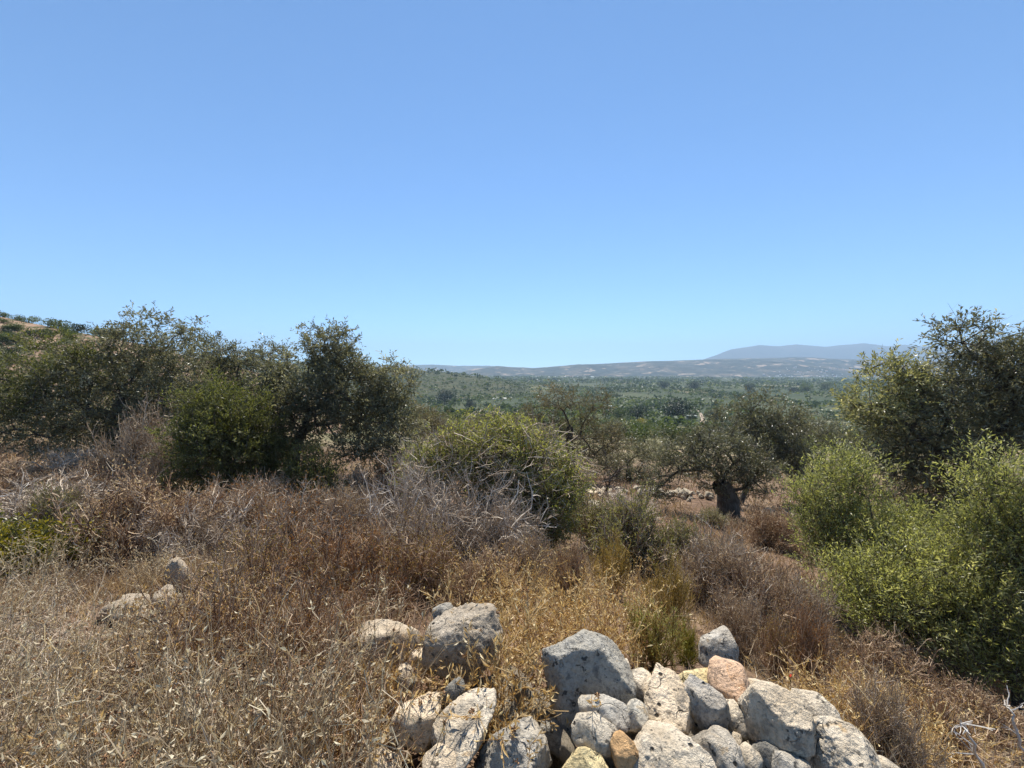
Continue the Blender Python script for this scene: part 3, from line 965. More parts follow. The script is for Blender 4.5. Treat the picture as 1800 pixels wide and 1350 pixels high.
def thorn_twigs():
    rng = np.random.default_rng(91)
    c, r = px_lobes([(868, 780, 108, 55, 7.1), (800, 822, 92, 58, 6.9), (938, 812, 88, 64, 7.1), (860, 860, 95, 62, 6.7), (755, 800, 56, 40, 7.1), (1000, 850, 44, 44, 7.1), (740, 860, 60, 52, 6.8)])
    n = 520
    p, who = lobe_points(c, r, n, rng, 0.9)
    o = unit(p - c[who])
    d = unit(np.cross(o, rng.normal(size=(n, 3))) + o * rng.uniform(-0.1, 0.7, (n, 1)))
    m1 = walk(p, d, rng.uniform(0.18, 0.6, n), 6, rng, 0.22, 0.2)
    s2, d2 = pick(m1, n * 3, rng, 0.1)
    m2 = walk(s2, unit(d2 + rng.normal(size=s2.shape) * 0.6), rng.uniform(0.05, 0.2, n * 3), 4, rng, 0.25)
    base = np.array(THORN.location)
    mb = MB()
    mb.tubes(m1, np.linspace(1, 0.4, 6)[None] * rng.uniform(0.004, 0.008, (n, 1)), 3, rng.random(n))
    mb.ribbons(m2, np.full((n * 3, 4), 0.0035), rng.random(n * 3), rng)
    obj('bare_twig', mb.mesh('bare_twig', base), M['gtwig'], THORN)['kind'] = 'stuff'


thorn_twigs()
_used = set()
DEF = {}


def put(kind, px, py, w, h, label, cat='shrub', group=None, rz=None, mats=None, Y=None, name=None):
    """a shrub whose foot shows at photo pixel (px,py), w and h in photo pixels"""
    g = ground_hit(px, py) if Y is None else on_ground(px, Y)
    if g is None:
        return None
    k = math.hypot(*(g[:2])) ** 0 * g[1] / F
    sc = (w * k * 0.52, w * k * 0.47, h * k * 1.22)
    rz = RNG.random() * 6.28 if rz is None else rz
    pr = SP[kind]
    if kind not in _used:
        _used.add(kind)
        r = pr
        r.location = g
        r.rotation_euler = (0, 0, rz)
        r.scale = sc
        DEF[kind] = {c.name.split('.')[0]: c.material_slots[0].material for c in pr.children}
        for c in pr.children:
            c.material_slots[0].link = 'OBJECT'
            c.material_slots[0].material = (mats or {}).get(c.name.split('.')[0], DEF[kind][c.name.split('.')[0]])
    else:
        r = copy_thing(pr, g, rz, sc, mats={**DEF[kind], **(mats or {})})
        if name:
            r.name = name
    if 'group' in r: del r['group']
    tag(r, label, cat, group)
    return r


put('grey', 815, 1000, 270, 150, 'grey dead thorn bush tangled in front of the green thorny dome', Y=6.0)
put('grey', 735, 985, 200, 150, 'smaller grey dead bush with bleached arms, left of the tangled grey one', Y=6.1)
put('grey', 870, 1000, 190, 110, 'right half of the dead bush, grey tangle under the dark green flank', Y=5.9)
put('grey', 770, 1010, 200, 110, 'lowest grey twig heap in front of the dead thorn bush', Y=5.6)
put('brown', 245, 862, 140, 118, 'tall pinkish dry shrub in front of the far-left olive tree', mats={'stem': M['gtwig'], 'foliage': M['grass']})
put('feather', 300, 872, 90, 80, 'short feathery dry shrub between the tall pinkish one and the round green bush')
put('brown', 232, 985, 230, 130, 'brown leafless shrub with forked dark stems, beside the lime-green shrub')
put('grey', 60, 925, 190, 80, 'grey dry bush at left edge above the lime-green shrub')
put('sage', 95, 935, 90, 55, 'small sage-green bush right behind the lime-green shrub')
put('brown', 150, 880, 130, 50, 'low brown scrub in the shade of the far-left olive tree')
put('feather', 420, 950, 170, 80, 'reddish feathery shrub in the dry patch below the round green bush', mats={'foliage': M['rust']})
put('grey', 325, 985, 170, 95, 'fine grey twiggy shrub above the white loose stones')
put('brown', 520, 985, 190, 105, 'brown twiggy shrub right below the small green bush', mats={'stem': M['gtwig'], 'foliage': M['rust']})
put('feather', 610, 975, 150, 95, 'light brown bush just left of the smaller grey dead bush')
put('brown2', 470, 1120, 240, 150, 'dense olive-brown shrub in the middle of the left field', mats={'foliage': M['ochre']})
put('brown2', 590, 1090, 240, 140, 'wide rust-brown thicket above the half-buried boulder', mats={'foliage': M['rust']})
put('brown2', 720, 1060, 190, 120, 'brown thicket between the grey dead bushes and the big boulders', mats={'stem': M['dtwig'], 'foliage': M['ochre']})
put('brown', 660, 1010, 160, 80, 'low brown shrub at the left foot of the grey dead bushes')
put('brown2', 400, 1240, 270, 190, 'dark brown spiny shrub at lower left of the wall', mats={'foliage': M['gold']})
put('brown2', 540, 1225, 220, 160, 'tangled brown shrub overhanging the left end of the wall', mats={'foliage': M['rust']})
put('brown2', 500, 1370, 280, 170, 'nearest brown tangle at the bottom left of the wall', mats={'foliage': M['gold']})
put('sage', 1105, 1003, 170, 95, 'wide sage-green bush right of the thorny dome')
put('green', 1192, 985, 60, 45, 'small fresh green tuft right of the wide sage bush')
put('sage', 1190, 1015, 130, 70, 'grey-green low bush before the fresh green tuft')
put('sage', 1050, 965, 110, 60, 'pale sage bush under the right side of the thorny dome')
put('broom', 1075, 1050, 80, 75, 'ochre broom-like tuft behind the pointed grey stone')
put('broom', 1175, 1105, 100, 85, 'larger ochre broom tuft above the green bushes of the wall', mats={'stem': M['ochre'], 'foliage': M['ochre']})
put('green', 1150, 1175, 110, 85, 'feathery green bush directly behind the foreground stones', mats={'foliage': M['sucker'], 'stem': M['ochre']})
put('green', 1212, 1178, 62, 52, 'bright lime feathery tuft beside the lichen-spotted rear stone', mats={'foliage': M['lime'], 'stem': M['lime']}, Y=2.75)
put('feather', 1260, 1060, 170, 90, 'grey feathery shrub in the middle of the right field')
put('brown', 1330, 1110, 150, 100, 'brown twiggy shrub left of the olive shoots')
put('feather', 1400, 1130, 120, 90, 'pale twiggy shrub touching the left edge of the olive shoots', mats={'foliage': M['straw']})
put('rust', 1425, 1215, 90, 110, 'orange-rust shrub next to the red flower')
put('rust', 1365, 1200, 80, 90, 'dull rust shrub left of the red flower', mats={'foliage': M['ochre']})
put('feather', 1300, 1150, 110, 80, 'small pale shrub behind the pink stone')
put('feather', 1352, 962, 120, 56, 'dense brown mound of dry growth right of the thick olive trunk', mats={'stem': M['dtwig'], 'foliage': M['grass']})
put('sage', 1255, 925, 60, 20, 'small grey bush at the foot of the thick olive trunk')
put('grey', 1100, 905, 100, 34, 'grey low scrub beside the heap of white stones')
put('feather', 1560, 1350, 130, 110, 'straw-coloured weed clump at the right end of the wall', mats={'foliage': M['straw']})
put('rust', 1655, 1345, 120, 90, 'rusty weed clump beside the bleached branch')
put('brown', 1560, 1230, 160, 90, 'shaded brown brush under the olive shoots')
put('brown', 1690, 1290, 180, 80, 'dark brush at lower right under the shoots')
put('brown', 690, 880, 150, 60, 'dry brown scrub under the arching limbs of the tall-topped olive')
put('feather', 610, 895, 120, 50, 'low reddish scrub before the tall-topped olive tree')
put('feather', 470, 905, 120, 50, 'tufted brown scrub below the round green bush')
put('brown', 20, 870, 150, 50, 'brown scrub in the lower left olive shade')
put('grey', 130, 850, 120, 55, 'dark grey scrub under the far-left olive tree')
put('sage', 1010, 925, 60, 50, 'dull green scrub at the right foot of the thorny dome')
put('rust', 1000, 1060, 90, 80, 'golden brown clump right below the thorny dome', mats={'foliage': M['straw']})
put('feather', 930, 1040, 110, 80, 'straw-brown clump below the grey dead bush')
put('brown', 860, 1060, 140, 70, 'low brown clump behind the big boulder')


# herbs: upright straw stalks with paired leaves and seed heads
def herb_proto(seed, nst, hmax, leafy=1.0, heads=0.4):
    rng = np.random.default_rng(seed)
    b = rng.normal(size=(nst, 3)) * np.array([0.055, 0.055, 0])
    d = unit(rng.normal(size=(nst, 3)) * np.array([0.30, 0.30, 0]) + np.array([0, 0, 1]))
    L = hmax * (0.55 + 0.5 * rng.random(nst))
    pl = walk(b, d, L, 6, rng, 0.07)
    mb = MB()
    mb.tubes(pl, np.linspace(1, 0.55, 6)[None] * np.full((nst, 1), 0.0021), 3, 0.4 + 0.5 * rng.random(nst))
    # side branchlets
    s2, d2 = pick(pl, nst * 3, rng, 0.35)
    m2 = walk(s2, unit(d2 + rng.normal(size=s2.shape) * 0.5), 0.05 + 0.12 * rng.random(len(s2)), 4, rng, 0.15)
    mb.tubes(m2, np.full((len(s2), 4), 0.0013), 3, 0.4 + 0.5 * rng.random(len(s2)))
    root = thing('dry_herb', (0, 0, -500), 'x', 'plant')
    stk = obj('stalk', mb.mesh('stalk'), M['gold'], root)
    nl = int(nst * 16 * leafy)
    a1, t1 = pick(pl, nl, rng, 0.25)
    a2, t2 = pick(m2, nl, rng, 0.2)
    a, t = np.vstack([a1, a2]), np.vstack([t1, t2])
    side = unit(np.cross(t, rng.normal(size=t.shape)))
    mb = MB()
    mb.leaves(a, t * 0.8 + side * 0.6, 0.022 + 0.028 * rng.random(len(a)), 0.007 + 0.004 * rng.random(len(a)), np.clip(rng.normal(0.6, 0.22, len(a)), 0, 1), rng, 0.1)
    obj('leaf', mb.mesh('leaf'), M['gold'], root)['kind'] = 'stuff'
    if heads:
        tips = np.vstack([pl[:, -1], m2[:, -1]])
        tips = tips[rng.random(len(tips)) < heads]
        if len(tips):
            mb = MB()
            for c in tips:
                n = 26
                u = unit(rng.normal(size=(n, 3)))
                mb.leaves(c + u * 0.002, u, 0.009 + 0.004 * rng.random(n), 0.006, rng.random(n), rng, 0.2)
            obj('seed_head', mb.mesh('seed_head'), M['seed'], stk)['kind'] = 'stuff'
    return root


HERB = [herb_proto(50 + k, *a) for k, a in enumerate([(11, 0.5, 1.0, 0.15), (8, 0.42, 1.2, 0.0), (14, 0.36, 0.7, 0.5), (9, 0.55, 0.9, 0.1), (16, 0.3, 0.8, 0.3)])]
_hused = set()


def put_herb(k, g, s, label, group):
    rz = RNG.random() * 6.28
    s = (s * 1.15, s * 1.15, s)
    if k not in _hused:
        _hused.add(k)
        r = HERB[k]
        r.location, r.scale, r.rotation_euler = g, s, (0, 0, rz)
        tag(r, label, 'plant', group)
    else:
        copy_thing(HERB[k], g, rz, s, label, group)


_r = np.random.default_rng(77)
# wall footprint in plan, kept clear of grass
def in_wall(x, y):
    bare = ((x + 3.65) / 0.72) ** 2 + ((y - 3.95) / 0.85) ** 2 < 1          # stony patch on the left
    return bare | (x > -0.45) & (x < 1.75) & (y > 1.0) & (y < 2.35 - 0.22 * np.abs(x)) 


def build_weeds(name, label, n, nc, Y0, Y1, p0, p1, seed, hscale=1.0, mat='straw'):
    rng = np.random.default_rng(seed)
    Yc = np.exp(rng.uniform(math.log(Y0), math.log(Y1), nc))
    pxc = rng.uniform(p0, p1, nc)
    xc = (pxc - 900) / F * Yc
    ok = ~in_wall(xc, Yc)
    xc, Yc = xc[ok], Yc[ok]
    i = rng.integers(0, len(xc), n)
    cw = 0.05 + 0.05 * rng.random(len(xc))[i]
    x, y = xc[i] + rng.normal(0, 1, n) * cw, Yc[i] + rng.normal(0, 1, n) * cw
    b = np.stack([x, y, H(x, y) - 0.02], -1)
    L = (0.65 + 0.7 * rng.random(len(xc)))[i] * rng.uniform(0.2, 0.52, n) * hscale
    pl = walk(b, unit(rng.normal(size=(n, 3)) * np.array([0.32, 0.32, 0]) + np.array([0, 0, 1])), L, 5, rng, 0.09)
    ct = np.clip(rng.normal(0.6, 0.2, len(xc)), 0, 1)[i]
    mb = MB()
    mb.tubes(pl, np.linspace(1, 0.5, 5)[None] * np.full((n, 1), 0.0022), 3, ct)
    s2, d2 = pick(pl, n * 3, rng, 0.3)
    m2 = walk(s2, unit(d2 * 0.9 + rng.normal(size=s2.shape) * 0.5), 0.05 + 0.13 * rng.random(len(s2)), 3, rng, 0.2)
    mb.ribbons(m2, np.full((len(s2), 3), 0.0014), 0.3 + 0.7 * rng.random(len(s2)), rng)
    nl = n * 3
    a1, t1 = pick(pl, nl, rng, 0.2)
    a2, t2 = pick(m2, nl * 2, rng, 0.1)
    a, t = np.vstack([a1, a2]), np.vstack([t1, t2])
    mb.leaves(a, t * 0.7 + rng.normal(size=t.shape) * 0.55, 0.016 + 0.028 * rng.random(len(a)), 0.007 + 0.006 * rng.random(len(a)), np.clip(rng.normal(0.66, 0.32, len(a)), 0, 1), rng, 0.15)
    o = tag(obj('dry_weeds', mb.mesh('dry_weeds'), M[mat]), label, 'weeds', kind='stuff')
    tips = np.vstack([pl[rng.random(n) < 0.25, -1], m2[rng.random(len(m2)) < 0.12, -1]])
    k = 12
    u = unit(rng.normal(size=(len(tips) * k, 3)))
    mb = MB()
    mb.leaves(np.repeat(tips, k, 0), u, 0.008 + 0.006 * rng.random(len(u)), 0.006, rng.random(len(u)), rng, 0.2)
    tag(obj('seed_heads', mb.mesh('seed_heads'), M['seed']), 'brown dry seed heads dotted over the ' + label, 'seed heads', kind='stuff')


build_weeds('dry_weeds', 'pale straw weeds thickly covering the slope at lower left', 3000, 170, 1.2, 5.2, -110, 650, 88, 1.35)
build_weeds('dry_weeds', 'golden straw weeds on the slope behind the foreground stones', 620, 110, 2.3, 4.8, 820, 1150, 89, 1.2, 'gold')
build_weeds('dry_weeds', 'yellowish weeds beyond the right end of the wall', 420, 70, 2.2, 3.8, 1430, 1800, 90, 0.9, 'gold')


def build_brush(label, n, nc, Y0, Y1, p0, p1, seed, mat, hs=1.0, lo=0.0, hi=1.0):
    """a mass of bent dry stems with side twigs, thick in some places and open in others"""
    rng = np.random.default_rng(seed)
    Yc = np.exp(rng.uniform(math.log(Y0), math.log(Y1), nc))
    xc = (rng.uniform(p0, p1, nc) - 900) / F * Yc
    ok = ~in_wall(xc, Yc)
    xc, Yc = xc[ok], Yc[ok]
    i = rng.integers(0, len(xc), n)
    x, y = xc[i] + rng.normal(0, 0.13, n), Yc[i] + rng.normal(0, 0.13, n)
    ok = ~in_wall(x, y)
    x, y, i = x[ok], y[ok], i[ok]
    n = len(x)
    b = np.stack([x, y, H(x, y) - 0.02], -1)
    pl = walk(b, unit(rng.normal(size=(n, 3)) * np.array([0.7, 0.7, 0]) + np.array([0, 0, 1])), rng.uniform(0.25, 0.62, n) * hs, 7, rng, 0.2, 0.35)
    ct = lo + (hi - lo) * np.clip(rng.normal(0.5, 0.25, len(xc)), 0, 1)[i]
    mb = MB()
    mb.ribbons(pl, np.linspace(1, 0.45, 7)[None] * rng.uniform(0.0018, 0.0036, (n, 1)), ct, rng)
    s2, d2 = pick(pl, n * 5, rng, 0.2)
    m2 = walk(s2, unit(d2 * 0.8 + rng.normal(size=s2.shape) * 0.55), rng.uniform(0.04, 0.2, len(s2)), 4, rng, 0.25)
    mb.ribbons(m2, np.full((len(s2), 4), 0.0013), lo + (hi - lo) * rng.random(len(s2)), rng)
    tag(obj('dry_brush', mb.mesh('dry_brush'), M[mat]), label, 'brush', kind='stuff')


build_brush('tangled pale dry stems standing over the lower left slope', 1500, 70, 1.25, 4.2, -110, 480, 131, 'gtwig', 1.2, 0.3, 1.0)
build_brush('tangled dark brown brush left of the wall and boulders', 1500, 60, 1.4, 3.8, 330, 740, 132, 'dtwig', 1.1, 0.0, 0.8)
build_brush('rust-brown brush below the olive shoots on the right', 600, 40, 2.3, 4.4, 1420, 1780, 133, 'dtwig', 0.9, 0.2, 1.0)
for k, (px, Y, v, lab) in enumerate([
        (60, 1.55, 0, 'tall straw herb in the bottom left corner'), (180, 1.75, 3, 'straw herb standing second from the bottom left corner'),
        (300, 1.6, 1, 'leafy straw herb at the bottom edge, left of the brown tangle'), (120, 2.4, 2, 'seed-headed herb in the left weeds below the lime shrub'),
        (330, 2.6, 4, 'short bushy herb left of the dark brown spiny shrub'), (210, 3.2, 0, 'straw herb just below the leftmost pale stones')]):
    put_herb(v, on_ground(px, Y), 1.0, lab, None)
HERBS = [(835, 1.88, 1, 1.05, 'pale herb stems rising in front of the rounded boulder'), (875, 1.95, 3, 1.15, 'tall golden herb at the right side of the rounded boulder'), (820, 2.4, 0, 1.2, 'golden herb behind the top of the rounded boulder'), (730, 2.0, 3, 0.95, 'herb stems between the half-buried boulder and the rounded one'),
         (660, 2.15, 0, 1.0, 'straggling herb before the half-buried boulder'), (872, 2.35, 3, 1.05, 'straw herb rising right behind the big rounded boulder'), (900, 1.80, 1, 1.0, 'left straw herb in the gap between boulder and pointed stone'),
         (918, 1.74, 3, 1.0, 'right straw herb in the gap, touching the pointed stone'), (890, 1.66, 1, 0.8, 'short straw herb at the front of the gap between the big stones'),
         (860, 1.9, 3, 0.9, 'thin straw herb growing up across the face of the rounded boulder'), (800, 2.2, 1, 1.0, 'straw herb leaning over the left of the rounded boulder'),
         (935, 2.4, 0, 1.1, 'straw herb behind the left corner of the pointed stone'), (985, 2.5, 3, 1.1, 'tall straw herb behind the middle of the pointed stone'),
         (1040, 2.6, 1, 1.1, 'straw herb behind the tip of the pointed stone'), (1000, 3.2, 0, 1.1, 'farther straw herb up the slope behind the pointed stone'),
         (700, 1.7, 2, 0.75, 'seed-headed herb in front of the small left stones'), (655, 1.85, 3, 0.8, 'thin herb with seed heads left of the small stones'),
         (610, 1.7, 0, 0.75, 'straw herb at the bottom left end of the wall'), (735, 1.5, 2, 0.55, 'small dry herb before the leaning slabs at the bottom'),
         (1500, 2.6, 0, 0.8, 'yellowish herb just beyond the right end of the wall'), (1570, 2.5, 1, 0.9, 'pale leafy herb between wall end and bleached branch'),
         (1640, 2.7, 4, 0.9, 'low bushy herb beside the rusty weed clump'), (1590, 3.0, 3, 0.9, 'tall pale herb below the shaded brush on the right'), (1740, 2.8, 0, 0.8, 'dry herb behind the bleached branch at lower right')]
for px, Y, v, sz, lab in HERBS:
    put_herb(v, on_ground(px, Y), sz, lab, None)


def build_grass():
    rng = np.random.default_rng(5)
    NT_, per = 9500, 10
    Y = np.exp(rng.uniform(math.log(1.15), math.log(30), NT_))
    px = rng.uniform(-160, 1960, NT_)
    x = (px - 900) / F * Y
    dens = fbm(np.stack([x * 0.5, Y * 0.5, x * 0], -1), 3, 40)
    keep = (~in_wall(x, Y)) & (dens > -0.55) & ((Y > 4.2) | (rng.random(NT_) < 0.2))
    x, Y = x[keep], Y[keep]
    n = len(x) * per
    rr = np.repeat(np.hypot(x, Y), per)
    sp = 0.05 + 0.012 * rr
    bx = np.repeat(x, per) + rng.normal(size=n) * sp
    by = np.repeat(Y, per) + rng.normal(size=n) * sp
    bz = H(bx, by) - 0.01
    ok = ~in_wall(bx, by)
    bx, by, bz, rr = bx[ok], by[ok], bz[ok], rr[ok]
    n = len(bx)
    b = np.stack([bx, by, bz], -1)
    hmul = 0.75 + 0.35 * fbm(np.stack([bx * 0.8, by * 0.8, bx * 0], -1), 2, 60)
    L = (0.16 + 0.30 * rng.random(n)) * np.clip(hmul, 0.4, 1.4) * np.clip(0.55 + rr / 8, 0.6, 1.15)
    d = unit(rng.normal(size=(n, 3)) * np.array([0.42, 0.42, 0]) + np.array([0, 0, 1]))
    pl = walk(b, d, L, 3, rng, 0.22, 0.25)
    w = np.maximum(0.0014, 0.00085 * rr) * (0.7 + 0.6 * rng.random(n))
    tn = np.clip(0.45 + 0.32 * fbm(np.stack([bx * 0.35, by * 0.35, bx * 0], -1), 3, 70) + rng.normal(0, 0.16, n), 0, 1)
    mb = MB()
    mb.ribbons(pl, np.stack([w, w * 0.8, w * 0.25], 1), tn, rng)
    tag(obj('dry_grass', mb.mesh('dry_grass'), M['grass']), 'dry reddish straw grass covering the slope between the shrubs', 'grass', kind='stuff')


build_grass()

# ------------------------------------------------------------------ stones
_ico = {}


def ico(sub):
    if sub not in _ico:
        bm = bmesh.new()
        bmesh.ops.create_icosphere(bm, subdivisions=sub, radius=1.0)
        v = np.array([q.co[:] for q in bm.verts])
        f = np.array([[q.index for q in p.verts] for p in bm.faces])
        bm.free()
        _ico[sub] = (unit(v), f)
    return _ico[sub]


def stone_mesh(planes, seed, sub=4, p=14, amp=0.05, size=1.0):
    v, f = ico(sub)
    acc = np.zeros(len(v))
    for n, d in planes:
        acc += (np.maximum(v @ (n / np.linalg.norm(n)), 0) / max(d, 1e-3)) ** p
    r = np.maximum(acc, 1e-12) ** (-1.0 / p)
    q = v * r[:, None]
    nz = fbm(q / size * 2.6 + seed * 3.7, 6, seed, 0.6)
    rg = 1 - np.abs(fbm(q / size * 7.0 + seed, 4, seed + 9, 0.6))
    pit = np.clip(vnoise(q / size * 9.0 + seed, seed + 4) - 0.45, 0, 1)
    q = q * (1 + amp * 0.95 * nz + amp * 0.9 * (rg - 0.6) - amp * 1.8 * pit)[:, None]
    return make_mesh('stone', q, [f], smooth=True)


def outline_stone(parent, poly, Y, thick, facets, seed, tint=(1, 1, 1), sub=4, amp=0.05, name='stone', label=None):
    """stone with a traced outline; facets: (tilt right, tilt up, offset as part of the thickness)"""
    rng = np.random.default_rng(seed)
    poly = np.array(poly, float)
    c2 = poly.mean(0)
    c = P(c2[0], c2[1], Y)
    w = unit(CAM - c)
    r = unit(np.cross(np.array([0, 0, 1.0]), w))
    u = np.cross(w, r)
    dist = np.linalg.norm(CAM - c)

    def proj(a):
        d = P(a[0], a[1], 1.0) - CAM
        t = dist / (d @ -w)
        return np.array([(CAM + d * t - c) @ r, (CAM + d * t - c) @ u])
    q = np.array([proj(a) for a in poly])
    if ((q[:, 0] * np.roll(q[:, 1], -1)) - (np.roll(q[:, 0], -1) * q[:, 1])).sum() < 0:
        q = q[::-1]
    planes = []
    for i in range(len(q)):
        a, b = q[i], q[(i + 1) % len(q)]
        e = b - a
        n2 = np.array([e[1], -e[0]]) / (np.linalg.norm(e) + 1e-9)
        d = n2 @ a
        if d <= 0.004:
            continue
        tilt = rng.uniform(-0.10, 0.25)
        planes.append((n2[0] * r + n2[1] * u + tilt * w, d / math.sqrt(1 + tilt * tilt) * 1.03))
    T = thick
    for tx, tu, off in facets:
        planes.append((w + tx * r + tu * u, T * off))
    for k in range(3):
        planes.append((-w + rng.uniform(-0.6, 0.6) * r + rng.uniform(-0.6, 0.6) * u, T * rng.uniform(0.8, 1.1)))
    size = np.abs(q).max()
    for k in range(16):                     # knocked-off corners
        n = unit(rng.normal(size=3))
        sup = max(1e-3, min(d / max(n @ unit(np.array(m)), 0.35) for m, d in planes if n @ unit(np.array(m)) > 0.3) if any(n @ unit(np.array(m)) > 0.3 for m, d in planes) else size)
        planes.append((n, sup * rng.uniform(0.90, 1.03)))
    me = stone_mesh([(np.array(n), d) for n, d in planes], seed, sub, 70, amp, size)
    o = obj(name, me, M['stone'], parent)
    o.location = c - np.array(parent.location) if parent else c
    o.color = (*tint, 1)
    if label:
        o['label'] = label
    return o


